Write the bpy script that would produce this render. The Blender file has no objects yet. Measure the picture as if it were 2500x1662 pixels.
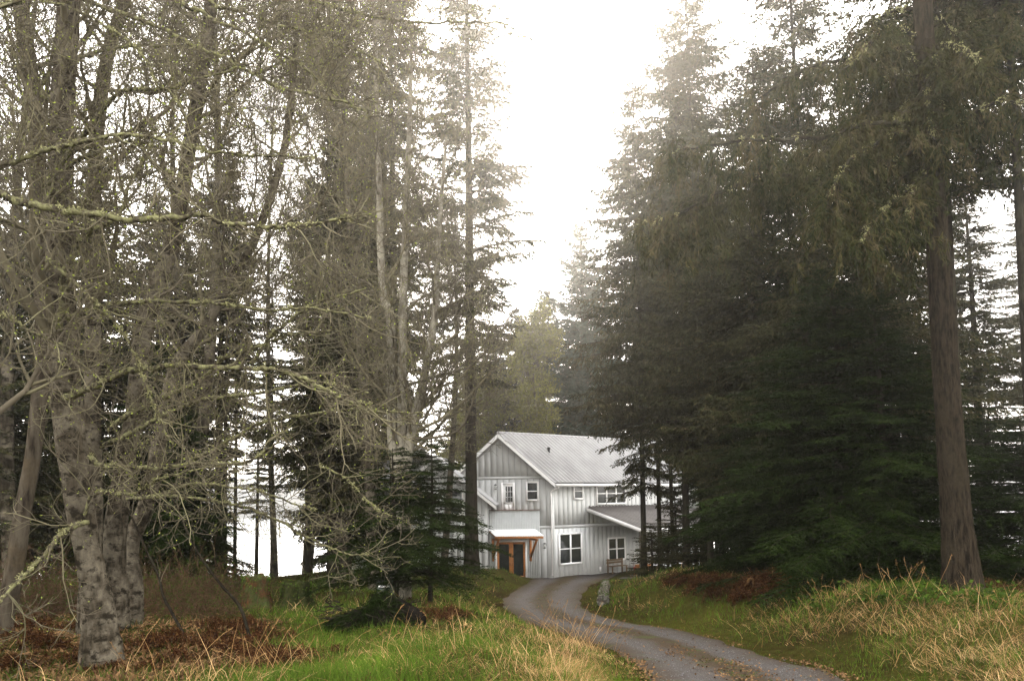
import bpy, math, numpy as np
from mathutils import Matrix, Vector

scene = bpy.context.scene
COL = scene.collection
R = np.random.default_rng(7)
pi = math.pi

# ------------------------------------------------------------------ mesh building
class MB:
    """Collects vertices and faces (quads and triangles), a tint per vertex, and builds one mesh."""
    def __init__(s):
        s.v = []; s.q = []; s.t = []; s.c = []; s.n = 0; s.qm = []; s.tm = []
    def add(s, v, q=None, t=None, tint=0.0, mat=0):
        v = np.asarray(v, float).reshape(-1, 3)
        s.v.append(v)
        s.c.append(np.broadcast_to(np.asarray(tint, float), (len(v),)).copy())
        if q is not None and len(q):
            q = np.asarray(q, int).reshape(-1, 4) + s.n; s.q.append(q); s.qm.append(np.full(len(q), mat))
        if t is not None and len(t):
            t = np.asarray(t, int).reshape(-1, 3) + s.n; s.t.append(t); s.tm.append(np.full(len(t), mat))
        s.n += len(v)
    def mesh(s, name, mats, smooth=False):
        me = bpy.data.meshes.new(name)
        v = np.concatenate(s.v) if s.v else np.zeros((0, 3))
        q = np.concatenate(s.q) if s.q else np.zeros((0, 4), int)
        t = np.concatenate(s.t) if s.t else np.zeros((0, 3), int)
        me.vertices.add(len(v)); me.vertices.foreach_set('co', v.astype(np.float32).ravel())
        nl = len(q) * 4 + len(t) * 3
        me.loops.add(nl)
        me.loops.foreach_set('vertex_index', np.concatenate([q.ravel(), t.ravel()]).astype(np.int32))
        me.polygons.add(len(q) + len(t))
        ls = np.concatenate([np.arange(len(q)) * 4, len(q) * 4 + np.arange(len(t)) * 3])
        me.polygons.foreach_set('loop_start', ls.astype(np.int32))
        mi = np.concatenate([np.concatenate(s.qm) if s.qm else np.zeros(0), np.concatenate(s.tm) if s.tm else np.zeros(0)])
        me.polygons.foreach_set('material_index', mi.astype(np.int32))
        if smooth: me.polygons.foreach_set('use_smooth', np.ones(len(mi), bool))
        a = me.attributes.new('tint', 'FLOAT', 'POINT')
        a.data.foreach_set('value', np.concatenate(s.c).astype(np.float32) if s.c else np.zeros(0, np.float32))
        for m in (mats if isinstance(mats, (list, tuple)) else [mats]): me.materials.append(m)
        me.update(calc_edges=True); me.validate()
        return me
    # ---- shapes
    def box(s, lo, hi, frame=None, mat=0, tint=0.0):
        (a, b, c), (d, e, f) = lo, hi
        v = np.array([[a,b,c],[d,b,c],[d,e,c],[a,e,c],[a,b,f],[d,b,f],[d,e,f],[a,e,f]], float)
        if frame is not None: v = frame(v)
        s.add(v, [[0,3,2,1],[4,5,6,7],[0,1,5,4],[1,2,6,5],[2,3,7,6],[3,0,4,7]], mat=mat, tint=tint)
    def tube(s, P, r, sides=8, tint=0.0, mat=0, cap=True, wob=0.0, rng=R):
        P = np.asarray(P, float); n = len(P); r = np.broadcast_to(np.asarray(r, float), (n,))
        T = np.gradient(P, axis=0); T /= np.linalg.norm(T, axis=1)[:, None] + 1e-9
        ref = np.array([1., 0, 0]) if abs(T[0][0]) < .8 else np.array([0, 1., 0])
        U = ref - (T @ ref)[:, None] * T; U /= np.linalg.norm(U, axis=1)[:, None]
        V = np.cross(T, U)
        a = np.arange(sides) * 2 * pi / sides
        rr = r[:, None] * (1 + wob * rng.normal(size=(n, sides))) if wob else np.repeat(r[:, None], sides, 1)
        v = P[:, None] + rr[..., None] * (np.cos(a)[None, :, None] * U[:, None] + np.sin(a)[None, :, None] * V[:, None])
        i = np.arange(n - 1)[:, None] * sides; j = np.arange(sides)[None]; k = (j + 1) % sides
        q = np.stack([i + j, i + k, i + k + sides, i + j + sides], -1).reshape(-1, 4)
        tt = []
        vv = v.reshape(-1, 3)
        if cap:
            vv = np.vstack([vv, P[0], P[-1]]); c0 = n * sides; b = (n - 1) * sides
            tt = [[c0, (x + 1) % sides, x] for x in range(sides)] + [[c0 + 1, b + x, b + (x + 1) % sides] for x in range(sides)]
        s.add(vv, q, tt, tint=tint, mat=mat)
    def segs(s, p0, p1, r0, r1, sides=3, tint=0.0, mat=0):
        """many separate tapered prisms at once"""
        N = len(p0)
        if N == 0: return
        d = p1 - p0; d = d / (np.linalg.norm(d, axis=1)[:, None] + 1e-9)
        ref = np.where(np.abs(d[:, 2:3]) < .9, np.array([[0, 0, 1.]]), np.array([[1., 0, 0]]))
        U = np.cross(d, ref); U /= np.linalg.norm(U, axis=1)[:, None] + 1e-9
        V = np.cross(d, U)
        a = np.arange(sides) * 2 * pi / sides
        ring = np.cos(a)[None, :, None] * U[:, None] + np.sin(a)[None, :, None] * V[:, None]
        r0 = np.broadcast_to(np.asarray(r0, float), (N,)); r1 = np.broadcast_to(np.asarray(r1, float), (N,))
        v = np.concatenate([p0[:, None] + ring * r0[:, None, None], p1[:, None] + ring * r1[:, None, None]], 1)
        j = np.arange(sides); k = (j + 1) % sides
        q = np.stack([j, k, k + sides, j + sides], -1)[None] + (np.arange(N) * 2 * sides)[:, None, None]
        t = np.repeat(np.broadcast_to(np.asarray(tint, float), (N,)), 2 * sides)
        s.add(v.reshape(-1, 3), q.reshape(-1, 4), tint=t, mat=mat)
    def lines(s, P, r, sides=3, tint=0.0, mat=0):
        """P (N,K,3) polylines, r (N,K) radii"""
        N, K, _ = P.shape
        tt = np.repeat(np.broadcast_to(np.asarray(tint, float), (N,)), K - 1)
        s.segs(P[:, :-1].reshape(-1, 3), P[:, 1:].reshape(-1, 3), r[:, :-1].ravel(), r[:, 1:].ravel(), sides, tt, mat)
    def kites(s, p, d, L, w, rng, tint=0.0, mat=0, twist=None, wide=.45):
        """leaf-shaped single quads: from p along d (unit), length L, width w, random roll"""
        N = len(p)
        if N == 0: return
        d = d / (np.linalg.norm(d, axis=1)[:, None] + 1e-9)
        if twist is None:
            u = rng.normal(size=(N, 3))
        else: u = twist
        u = u - (u * d).sum(1)[:, None] * d; u /= np.linalg.norm(u, axis=1)[:, None] + 1e-9
        L = np.broadcast_to(np.asarray(L, float), (N,))[:, None]; w = np.broadcast_to(np.asarray(w, float), (N,))[:, None]
        v = np.stack([p, p + d * L * wide + u * w * .5, p + d * L, p + d * L * wide - u * w * .5], 1)
        q = np.arange(4)[None] + (np.arange(N) * 4)[:, None]
        s.add(v.reshape(-1, 3), q, tint=np.repeat(np.broadcast_to(np.asarray(tint, float), (N,)), 4), mat=mat)

def put(name, mb, mat, parent=None, smooth=False, label=None):
    me = mb if isinstance(mb, bpy.types.Mesh) else mb.mesh(name, mat, smooth)
    o = bpy.data.objects.new(name, me); COL.objects.link(o)
    if parent is not None: o.parent = parent
    if label: o['label'] = label
    return o
def tag(o, label=None, cat=None, group=None, kind=None):
    for k, v in (('label', label), ('category', cat), ('group', group), ('kind', kind)):
        if v: o[k] = v
    return o
def thing(name, label, cat, loc=(0, 0, 0), rz=0, group=None, sc=1.0):
    o = bpy.data.objects.new(name, None); COL.objects.link(o)
    o.empty_display_size = .2
    o.location = loc; o.rotation_euler = (0, 0, rz); o.scale = (sc, sc, sc) if np.isscalar(sc) else sc
    return tag(o, label, cat, group)

# ------------------------------------------------------------------ camera
PITCH, ROLL, F, PY = math.radians(3.5), math.radians(0.8), 1907.0, 1100.0     # a level-ish camera with a raised lens
cam = bpy.data.cameras.new('camera'); cam_o = bpy.data.objects.new('camera', cam); COL.objects.link(cam_o)
cam.sensor_width = 36; cam.sensor_fit = 'HORIZONTAL'; cam.lens = F / 2500 * 36; cam.shift_y = (PY - 831) / 2500; cam.clip_start = .05; cam.clip_end = 6000
cam_o.matrix_world = Matrix.Rotation(pi / 2 + PITCH, 4, 'X') @ Matrix.Rotation(-ROLL, 4, 'Z')
scene.camera = cam_o
def ray(px, py):
    """direction in the world of a point of the 2500 x 1662 picture: used to measure real positions"""
    cx = (px - 1250) / F; cy = (PY - py) / F
    c, s = math.cos(ROLL), math.sin(ROLL)
    X = c * cx + s * cy; Y = -s * cx + c * cy
    return np.array([X, math.cos(PITCH) - Y * math.sin(PITCH), math.sin(PITCH) + Y * math.cos(PITCH)])
def W(px, py, Y):
    d = ray(px, py); return d * Y / d[1]

# ------------------------------------------------------------------ noise helpers
def vnoise(x, y, sc, seed=0):
    g = np.random.default_rng(seed).random((64, 64))
    x = np.asarray(x) / sc; y = np.asarray(y) / sc
    xi = np.floor(x).astype(int); yi = np.floor(y).astype(int); fx = x - xi; fy = y - yi
    fx = fx * fx * (3 - 2 * fx); fy = fy * fy * (3 - 2 * fy)
    G = lambda a, b: g[a % 64, b % 64]
    return (G(xi, yi) * (1 - fx) + G(xi + 1, yi) * fx) * (1 - fy) + (G(xi, yi + 1) * (1 - fx) + G(xi + 1, yi + 1) * fx) * fy
def sm(t):
    t = np.clip(t, 0, 1); return t * t * (3 - 2 * t)
def smooth_path(P, n):
    """Catmull-Rom through P, n points"""
    P = np.asarray(P, float); m = len(P)
    t = np.linspace(0, m - 1, n); i = np.clip(t.astype(int), 0, m - 2); f = (t - i)[:, None]
    p0 = P[np.clip(i - 1, 0, m - 1)]; p1 = P[i]; p2 = P[i + 1]; p3 = P[np.clip(i + 2, 0, m - 1)]
    return .5 * (2 * p1 + (p2 - p0) * f + (2 * p0 - 5 * p1 + 4 * p2 - p3) * f ** 2 + (-p0 + 3 * p1 - 3 * p2 + p3) * f ** 3)

# ------------------------------------------------------------------ materials
def nodes(name):
    m = bpy.data.materials.new(name); m.use_nodes = True
    nt = m.node_tree; return m, nt, nt.nodes['Principled BSDF'], nt.nodes, nt.links
def lin(c): return (c[0], c[1], c[2], 1)
def ramp(N, stops):
    r = N.new('ShaderNodeValToRGB'); e = r.color_ramp.elements
    while len(e) < len(stops): e.new(.5)
    for x, (p, c) in zip(e, stops): x.position = p; x.color = lin(c)
    return r
def noise(N, L, scale, detail=4, vec=None, rough=.55):
    n = N.new('ShaderNodeTexNoise'); n.inputs['Scale'].default_value = scale; n.inputs['Detail'].default_value = detail; n.inputs['Roughness'].default_value = rough
    if vec is not None: L.new(vec, n.inputs['Vector'])
    return n
def mix(N, L, fac, a, b, mode='MIX'):
    x = N.new('ShaderNodeMix'); x.data_type = 'RGBA'; x.blend_type = mode
    for v, i in ((fac, 0), (a, 6), (b, 7)):
        if isinstance(v, (int, float)): x.inputs[i].default_value = v
        elif isinstance(v, tuple): x.inputs[i].default_value = lin(v)
        else: L.new(v, x.inputs[i])
    return x.outputs[2]
def bump(N, L, B, h, strength, dist):
    b = N.new('ShaderNodeBump'); b.inputs['Strength'].default_value = strength; b.inputs['Distance'].default_value = dist
    L.new(h, b.inputs['Height']); L.new(b.outputs[0], B.inputs['Normal'])
def tint_of(N):
    a = N.new('ShaderNodeAttribute'); a.attribute_name = 'tint'; return a.outputs['Fac']
def flat(name, c, rough=.6, metal=0, nz=0, nsc=6, spec=.3):
    m, nt, B, N, L = nodes(name)
    B.inputs['Roughness'].default_value = rough; B.inputs['Metallic'].default_value = metal; B.inputs['Specular IOR Level'].default_value = spec
    if nz:
        g = N.new('ShaderNodeNewGeometry'); n = noise(N, L, nsc, 5, g.outputs['Position'])
        r = ramp(N, [(.3, tuple(x * (1 - nz) for x in c)), (.7, tuple(min(1, x * (1 + nz)) for x in c))]); L.new(n.outputs[0], r.inputs[0]); L.new(r.outputs[0], B.inputs['Base Color'])
    else: B.inputs['Base Color'].default_value = lin(c)
    return m
def foliage(name, stops, trans=0.0, nsc=1.3):
    """colour runs along the tint, with clump-sized noise"""
    m, nt, B, N, L = nodes(name)
    t = tint_of(N); r = ramp(N, stops); L.new(t, r.inputs[0])
    g = N.new('ShaderNodeNewGeometry'); n = noise(N, L, nsc, 3, g.outputs['Position'])
    rr = ramp(N, [(.25, (.6, .6, .6)), (.75, (1.35, 1.35, 1.35))]); L.new(n.outputs[0], rr.inputs[0])
    c = mix(N, L, 1.0, r.outputs[0], rr.outputs[0], 'MULTIPLY')
    out = nt.nodes['Material Output']; nt.nodes.remove(B)
    d = N.new('ShaderNodeBsdfDiffuse'); L.new(c, d.inputs[0])
    if trans:
        tr = N.new('ShaderNodeBsdfTranslucent'); L.new(c, tr.inputs[0])
        x = N.new('ShaderNodeMixShader'); x.inputs[0].default_value = trans; L.new(d.outputs[0], x.inputs[1]); L.new(tr.outputs[0], x.inputs[2]); L.new(x.outputs[0], out.inputs[0])
    else: L.new(d.outputs[0], out.inputs[0])
    return m
def bark(name, base, dark, lichen, lich_amt=.5, vert=6.0, patch=5.0, bumpd=.03, lsc=14, blotch=False, sharp=0.0):
    m, nt, B, N, L = nodes(name)
    tc = N.new('ShaderNodeTexCoord'); mp = N.new('ShaderNodeMapping'); mp.inputs['Scale'].default_value = (vert * 2.2, vert * 2.2, vert * .45); L.new(tc.outputs['Object'], mp.inputs[0])
    n1 = noise(N, L, 1.0, 6, mp.outputs[0], .65)
    r1 = ramp(N, [(.36 + sharp, dark), (.6 - sharp, base)]); L.new(n1.outputs[0], r1.inputs[0])
    n2 = noise(N, L, patch, 5, tc.outputs['Object'], .6)
    r2 = ramp(N, [(.55 - .25 * lich_amt, (0, 0, 0)), (.68 - .2 * lich_amt, (1, 1, 1))]); L.new(n2.outputs[0], r2.inputs[0])
    n3 = noise(N, L, lsc, 5, tc.outputs['Object'], .7)
    r3 = ramp(N, [(.35, tuple(x * .6 for x in lichen)), (.65, lichen)]); L.new(n3.outputs[0], r3.inputs[0])
    c = mix(N, L, r2.outputs[0], r1.outputs[0], r3.outputs[0])
    if blotch:
        m2 = N.new('ShaderNodeMapping'); m2.inputs['Scale'].default_value = (5.5, 5.5, 8.5); L.new(tc.outputs['Object'], m2.inputs[0])
        n4 = noise(N, L, 1.0, 7, m2.outputs[0], .72); r4 = ramp(N, [(.50, (0, 0, 0)), (.59, (.92, .92, .92))]); L.new(n4.outputs[0], r4.inputs[0])
        c = mix(N, L, r4.outputs[0], c, tuple(x * .9 for x in dark))
    L.new(c, B.inputs['Base Color'])
    B.inputs['Roughness'].default_value = .95; B.inputs['Specular IOR Level'].default_value = 0
    bump(N, L, B, n1.outputs[0], .9, bumpd)
    return m

M = {}
M['alder_bark'] = bark('alder_bark', (.048, .039, .027), (.011, .009, .006), (.105, .09, .066), .5, 5, 3.6, .05, 14, True)
M['pale_bark'] = bark('pale_alder_bark', (.15, .135, .105), (.05, .042, .03), (.21, .19, .145), .5, 5, 3.6)
M['alder_dark'] = bark('alder_limb_bark', (.065, .055, .038), (.018, .015, .01), (.17, .165, .08), .5, 9, 12)
M['red_bark'] = bark('orange_algae_bark', (.06, .05, .036), (.015, .011, .008), (.06, .046, .029), .2, 5, 2.2)
M['fir_bark'] = bark('fir_bark', (.024, .0185, .0125), (.005, .004, .003), (.026, .021, .014), .25, 9, 2.5, .07, sharp=.03)
M['dark_bark'] = bark('spruce_bark', (.020, .016, .011), (.006, .005, .004), (.032, .029, .02), .3, 6, 3)
M['spruce'] = foliage('spruce_needles', [(0, (.012, .015, .006)), (.45, (.027, .029, .010)), (.7, (.05, .043, .018)), (1, (.075, .056, .033))], .12)
M['blue_spruce'] = foliage('cool_spruce_needles', [(0, (.018, .03, .022)), (.5, (.032, .048, .033)), (.8, (.05, .055, .03)), (1, (.075, .06, .04))], .12)
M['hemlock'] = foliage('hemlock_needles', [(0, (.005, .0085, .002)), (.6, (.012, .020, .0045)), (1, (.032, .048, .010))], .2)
M['yellow'] = foliage('yellow_green_leaves', [(0, (.06, .065, .012)), (1, (.16, .15, .03))], .3)
M['twig'] = foliage('bare_twigs', [(0, (.060, .050, .037)), (.5, (.10, .087, .056)), (1, (.165, .158, .085))], 0, 2.0)
M['bud'] = foliage('new_leaf_buds', [(0, (.14, .15, .03)), (1, (.22, .27, .05))], .3)
M['lichen'] = foliage('pale_lichen', [(0, (.12, .115, .05)), (1, (.26, .25, .13))], 0, 20)
M['grass'] = foliage('green_grass', [(0, (.018, .028, .006)), (.5, (.042, .072, .009)), (1, (.085, .135, .015))], .3, 1.2)
M['straw'] = foliage('dry_straw', [(0, (.09, .05, .02)), (.6, (.23, .135, .056)), (1, (.42, .28, .14))], .2, 1.5)
M['fern'] = foliage('dead_fern', [(0, (.012, .005, .003)), (.6, (.032, .012, .005)), (1, (.09, .045, .018))], .1, 2)
M['litter'] = foliage('brown_leaf_litter', [(0, (.045, .026, .014)), (1, (.13, .075, .035))], 0, 3)
# ------------------------------------------------------------------ terrain, road, water, hills
def zr(y): return np.interp(y, [-30, 0, 11, 30, 47, 62, 118, 140, 3000], [-1.25, -1.6, -2.57, -3.93, -4.73, -4.95, -15.5, -17, -18])
def ground_hit(px, py):
    d = ray(px, py); t = d[2] / d[1]; ys = np.linspace(5, 62, 5701); f = t * ys - zr(ys)
    y = ys[np.argmax(f < 0)]; return (y * d[0] / d[1], y)
RE = np.array([ground_hit(*q) for q in [(1497,1403),(1451,1426),(1429,1451),(1424,1469),(1437,1491),(1487,1509),(1558,1525),(1659,1539),(1738,1555),(1809,1580),(1881,1602),(1953,1616),(2005,1630),(2087,1662)]])
LE = np.array([ground_hit(*q) for q in [(1297,1412),(1254,1444),(1221,1466),(1225,1483),(1254,1505),(1282,1523),(1318,1530),(1400,1555),(1500,1590),(1555,1625),(1580,1662)]])
RE = np.vstack([[9.5, 56], [7.5, 52.5], RE[1:], [4.3, 5], [3.9, -8]]); LE = np.vstack([[3.2, 58], [1.6, 51], LE[1:], [1.2, 5], [.8, -8]])
def xr(y): return np.interp(y, RE[::-1, 1], RE[::-1, 0])
def xl(y): return np.interp(y, LE[::-1, 1], LE[::-1, 0])
def ground_z(x, y, cut=False):
    x = np.asarray(x, float); y = np.asarray(y, float)
    z = zr(y)
    s = x - xr(y); z = z + np.interp(y, [0, 11, 14, 28, 36, 44, 50], [.6, .85, .97, 1.05, .55, .12, 0]) * sm(s / 3.2)
    s2 = xl(y) - x; z = z + np.interp(y, [0, 8, 10.5, 20, 30, 36, 42, 46, 49], [.35, .5, .55, .42, .5, .62, .72, .3, 0]) * sm(s2 / np.interp(y, [0, 30, 40], [3.0, 3.0, 1.3]))
    fall = sm((-9 - x) / 4.0) * np.clip(y - 38.5, 0, 60) * .22
    z = z - fall * (y < 200)
    far = sm((y - 70) / 60)
    off = np.minimum(s, s2); off = np.maximum(s, s2)
    amp = sm(off / 1.5)
    z = z + amp * ((vnoise(x, y, 3.1, 1) - .5) * .42 + (vnoise(x, y, 1.1, 2) - .5) * .16) * (1 - far)
    if cut: z = z - .07 * sm(-off / .25)
    return np.maximum(z, -21)
def gz(x, y): return float(ground_z(np.array([x]), np.array([y]))[0])
def ground_mat():
    m, nt, B, N, L = nodes('woodland_floor')
    g = N.new('ShaderNodeNewGeometry')
    n1 = noise(N, L, .35, 5, g.outputs['Position']); n2 = noise(N, L, 6, 6, g.outputs['Position'], .7)
    r1 = ramp(N, [(.3, (.014, .009, .005)), (.5, (.022, .022, .006)), (.7, (.034, .034, .008))]); L.new(n1.outputs[0], r1.inputs[0])
    r2 = ramp(N, [(.3, (.5, .45, .4)), (.7, (1.4, 1.3, 1.1))]); L.new(n2.outputs[0], r2.inputs[0])
    L.new(mix(N, L, 1.0, r1.outputs[0], r2.outputs[0], 'MULTIPLY'), B.inputs['Base Color'])
    B.inputs['Roughness'].default_value = 1; B.inputs['Specular IOR Level'].default_value = 0
    bump(N, L, B, n2.outputs[0], .8, .08); return m
gx = np.unique(np.concatenate([np.linspace(-2500, -60, 14), np.linspace(-60, -16, 45), np.linspace(-16, 16, 161), np.linspace(16, 60, 45), np.linspace(60, 2500, 14)]))
gy = np.unique(np.concatenate([np.linspace(-60, 2, 18), np.linspace(2, 60, 233), np.linspace(60, 200, 40), np.linspace(200, 4200, 14)]))
X, Y = np.meshgrid(gx, gy)
Z = ground_z(X, Y, True)
mb = MB(); nx = len(gx); i = (np.arange(len(gy) - 1)[:, None] * nx + np.arange(nx - 1)[None]).ravel()
mb.add(np.stack([X, Y, Z], -1), np.stack([i, i + 1, i + 1 + nx, i + nx], -1))
tag(put('ground', mb, ground_mat(), smooth=True), kind='structure')

def road_mat():
    m, nt, B, N, L = nodes('wet_gravel_track')
    u = tint_of(N); g = N.new('ShaderNodeNewGeometry')
    nw = noise(N, L, 1.1, 4, g.outputs['Position'])
    a = N.new('ShaderNodeMath'); a.operation = 'MULTIPLY_ADD'; L.new(nw.outputs[0], a.inputs[0]); a.inputs[1].default_value = .16; L.new(u, a.inputs[2])
    s = N.new('ShaderNodeMath'); s.operation = 'SUBTRACT'; L.new(a.outputs[0], s.inputs[0]); s.inputs[1].default_value = .08
    rut = ramp(N, [(0, (.0, .0, .0)), (.12, (.35, .35, .35)), (.26, (1, 1, 1)), (.36, (.7, .7, .7)), (.44, (.0, .0, .0)), (.57, (.0, .0, .0)), (.64, (.7, .7, .7)), (.77, (1, 1, 1)), (.9, (.4, .4, .4)), (1, (0, 0, 0))])
    L.new(s.outputs[0], rut.inputs[0])
    n1 = noise(N, L, 55, 5, g.outputs['Position'], .8); n2 = noise(N, L, 2.3, 4, g.outputs['Position'])
    grav = ramp(N, [(.3, (.013, .0115, .0105)), (.5, (.044, .0395, .037)), (.7, (.125, .113, .107))]); L.new(n1.outputs[0], grav.inputs[0])
    soil = ramp(N, [(.3, (.012, .009, .006)), (.5, (.03, .021, .013)), (.72, (.065, .047, .028))]); L.new(n1.outputs[0], soil.inputs[0])
    moss = ramp(N, [(.54, (0, 0, 0)), (.66, (1, 1, 1))]); L.new(n2.outputs[0], moss.inputs[0])
    soil2 = mix(N, L, moss.outputs[0], soil.outputs[0], (.03, .034, .01))
    c = mix(N, L, rut.outputs[0], soil2, grav.outputs[0]); L.new(c, B.inputs['Base Color'])
    B.inputs['Roughness'].default_value = .95; B.inputs['Specular IOR Level'].default_value = .04
    bump(N, L, B, n1.outputs[0], .8, .03); return m
ys = np.linspace(-8, 57, 520); us = np.linspace(0, 1, 25)
A = smooth_path(np.stack([xl(ys), ys], 1)[::13], 520); Bq = smooth_path(np.stack([xr(ys), ys], 1)[::13], 520)
ck = np.ones(9) / 9
ex = A[:, 0] + .13 * (vnoise(ys, ys * 0, .7, 11) - .5) * 2; fx_ = Bq[:, 0] + .13 * (vnoise(ys, ys * 0, .8, 12) - .5) * 2
X = ex[:, None] * (1 - us) + fx_[:, None] * us; Y = np.repeat(ys[:, None], 25, 1)
prof = .0 + .03 * np.sin(pi * us) - .045 * np.exp(-((us - .27) / .1) ** 2) - .045 * np.exp(-((us - .74) / .1) ** 2)
Z = zr(Y) + prof[None] + .015 * (vnoise(X, Y, .35, 4) - .5)
Z[:, 0] -= .06; Z[:, -1] -= .06
mb = MB(); i = (np.arange(len(ys) - 1)[:, None] * 25 + np.arange(24)[None]).ravel()
mb.add(np.stack([X, Y, Z], -1), np.stack([i, i + 1, i + 26, i + 25], -1), tint=np.repeat(us[None], len(ys), 0).ravel())
tag(put('gravel_driveway', mb, road_mat(), smooth=True), kind='structure')
# forecourt gravel in front of the house, beside the carport
mb = MB(); t = np.linspace(0, 1, 20)
xs = np.linspace(1.0, 13, 40); yy = np.linspace(45.5, 60, 40); X, Y = np.meshgrid(xs, yy)
Z = zr(Y) - .045 + .02 * vnoise(X, Y, .5, 9); i = (np.arange(39)[:, None] * 40 + np.arange(39)[None]).ravel()
mb.add(np.stack([X, Y, Z], -1), np.stack([i, i + 1, i + 41, i + 40], -1), tint=.76)
tag(put('gravel_yard', mb, bpy.data.materials['wet_gravel_track'], smooth=True), kind='structure')

def water_mat():
    m, nt, B, N, L = nodes('calm_sea')
    B.inputs['Base Color'].default_value = (.25, .27, .28, 1); B.inputs['Roughness'].default_value = .12; B.inputs['Specular IOR Level'].default_value = 1.0
    g = N.new('ShaderNodeNewGeometry'); n = noise(N, L, .6, 4, g.outputs['Position']); bump(N, L, B, n.outputs[0], .35, .2); return m
mb = MB(); mb.add([[-2600, 60, -9.0], [2600, 60, -9.0], [2600, 4200, -9.0], [-2600, 4200, -9.0]], [[0, 1, 2, 3]])
tag(put('sea_water', mb, water_mat()), kind='structure')
mb = MB(); xs = np.linspace(-1500, 1500, 240)
hh = 13 + 14 * vnoise(xs, xs * 0, 330, 21) + 4 * vnoise(xs, xs * 0, 40, 22) + 3 * vnoise(xs, xs * 0, 9, 22)
rows = [np.stack([xs, 420 + 30 * vnoise(xs, xs * 0, 200, 5) + d, -10 + hh * k], 1) for d, k in ((0, 0), (25, .3), (60, .62), (120, .88), (200, 1), (320, .7), (400, 0))]
i = (np.arange(6)[:, None] * 240 + np.arange(239)[None]).ravel()
mb.add(np.concatenate(rows), np.stack([i, i + 1, i + 241, i + 240], -1))
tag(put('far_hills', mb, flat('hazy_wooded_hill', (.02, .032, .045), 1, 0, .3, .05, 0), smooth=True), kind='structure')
# ------------------------------------------------------------------ the house
def Z1(x, y): return (1000 + x / 2.9475, 1000 + y / 2.9475)      # measured on an enlargement of the photograph
HC = W(*Z1(1036, 1208), 47.0); HC[2] = W(1351, 1409.5, 47.0)[2]
ga = math.radians(84); gd = np.array([-math.sin(ga), math.cos(ga), 0]); gn = np.array([-math.cos(ga), -math.sin(ga), 0])
ba = math.radians(50); bd = np.array([math.sin(ba), math.cos(ba), 0]); bn = np.array([math.cos(ba), -math.sin(ba), 0])
UP = np.array([0, 0, 1.])
class Face:
    """vertical wall plane: s along, o outward, z up"""
    def __init__(f, d, n, off=0.0, o=None):
        f.d, f.n = d, n; f.o = (HC if o is None else o) + n * off
    def at(f, px, py):
        r = ray(px, py); t = (f.o @ f.n) / (r @ f.n); p = r * t - f.o
        return p @ f.d, p[2]
    def rect(f, x0, x1, y0, y1):
        xm, ym = (x0 + x1) / 2, (y0 + y1) / 2
        s = sorted((f.at(*Z1(x0, ym))[0], f.at(*Z1(x1, ym))[0])); z = sorted((f.at(*Z1(xm, y0))[1], f.at(*Z1(xm, y1))[1]))
        return s[0], s[1], z[0], z[1]
    def fr(f, v): v = np.asarray(v, float); return f.o + v[:, 0:1] * f.d + v[:, 1:2] * f.n + v[:, 2:3] * UP
G = Face(gd, gn); B_ = Face(bd, bn)
GO = Face(gd, gn, .45)
M['siding'] = flat('grey_painted_siding', (.49, .49, .475), .75, 0, .06, 1.2)
M['siding_gap'] = flat('siding_shadow_gap', (.29, .29, .28), .9)
M['trim'] = flat('white_trim', (.86, .84, .82), .5, 0, .05, 3)
M['glass'] = flat('window_glass', (.012, .016, .018), .06, 0, spec=.8)
M['cedar'] = flat('orange_cedar', (.42, .16, .045), .5, 0, .25, 5)
M['black'] = flat('black_metal', (.012, .012, .013), .4)
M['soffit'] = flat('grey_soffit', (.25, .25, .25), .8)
def roof_mat():
    m, nt, B, N, L = nodes('galvanised_roofing')
    B.inputs['Metallic'].default_value = .15; B.inputs['Roughness'].default_value = .5
    g = N.new('ShaderNodeNewGeometry'); n = noise(N, L, .8, 5, g.outputs['Position'])
    r = ramp(N, [(.3, (.25, .243, .238)), (.7, (.34, .333, .325))]); L.new(n.outputs[0], r.inputs[0]); L.new(r.outputs[0], B.inputs['Base Color']); return m
M['roof'] = roof_mat()
M['conc'] = flat('weathered_concrete', (.3, .29, .27), .9, 0, .2, 6)

house = thing('house', 'grey board sided two storey house with a ribbed metal roof', 'house', HC)
def hp(name, mb, mat, parent=None, smooth=False, label=None):
    """link a part of the house; its mesh is written in world metres and moved to the house's origin"""
    mb.v = [v - HC for v in mb.v]
    return put(name, mb, mat, house if parent is None else parent, smooth, label)
def boards(mb, f, s0, s1, zb, ztop, pitch=.37, gap=.022, th=.03, zbf=None):
    """upright boards with open joints over a dark backing; ztop is a function of s"""
    s = s0
    while s < s1 - .02:
        e = min(s + pitch - gap, s1)
        za, zc = ztop(s), ztop(e); zb_ = zb
        if min(za, zc) > zb_ + .02:
            v = [[s, 0, zb_], [e, 0, zb_], [e, 0, zc], [s, 0, za], [s, th, zb_], [e, th, zb_], [e, th, zc], [s, th, za]]
            mb.add(f.fr(v), [[4,5,6,7],[0,1,5,4],[1,2,6,5],[2,3,7,6],[3,0,4,7]])
        s += pitch
def poly_prism(mb, f, pts, o0, o1, mat=0):
    n = len(pts); a = f.fr([[p[0], o0, p[1]] for p in pts]); b = f.fr([[p[0], o1, p[1]] for p in pts])
    k = np.arange(n); kk = (k + 1) % n
    mb.add(np.vstack([a, b]), np.stack([k, kk, kk + n, k + n], 1), mat=mat)
    fan = [[0, i, i + 1] for i in range(1, n - 1)]
    mb.add(a, None, [t[::-1] for t in fan], mat=mat); mb.add(b, None, fan, mat=mat)
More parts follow.
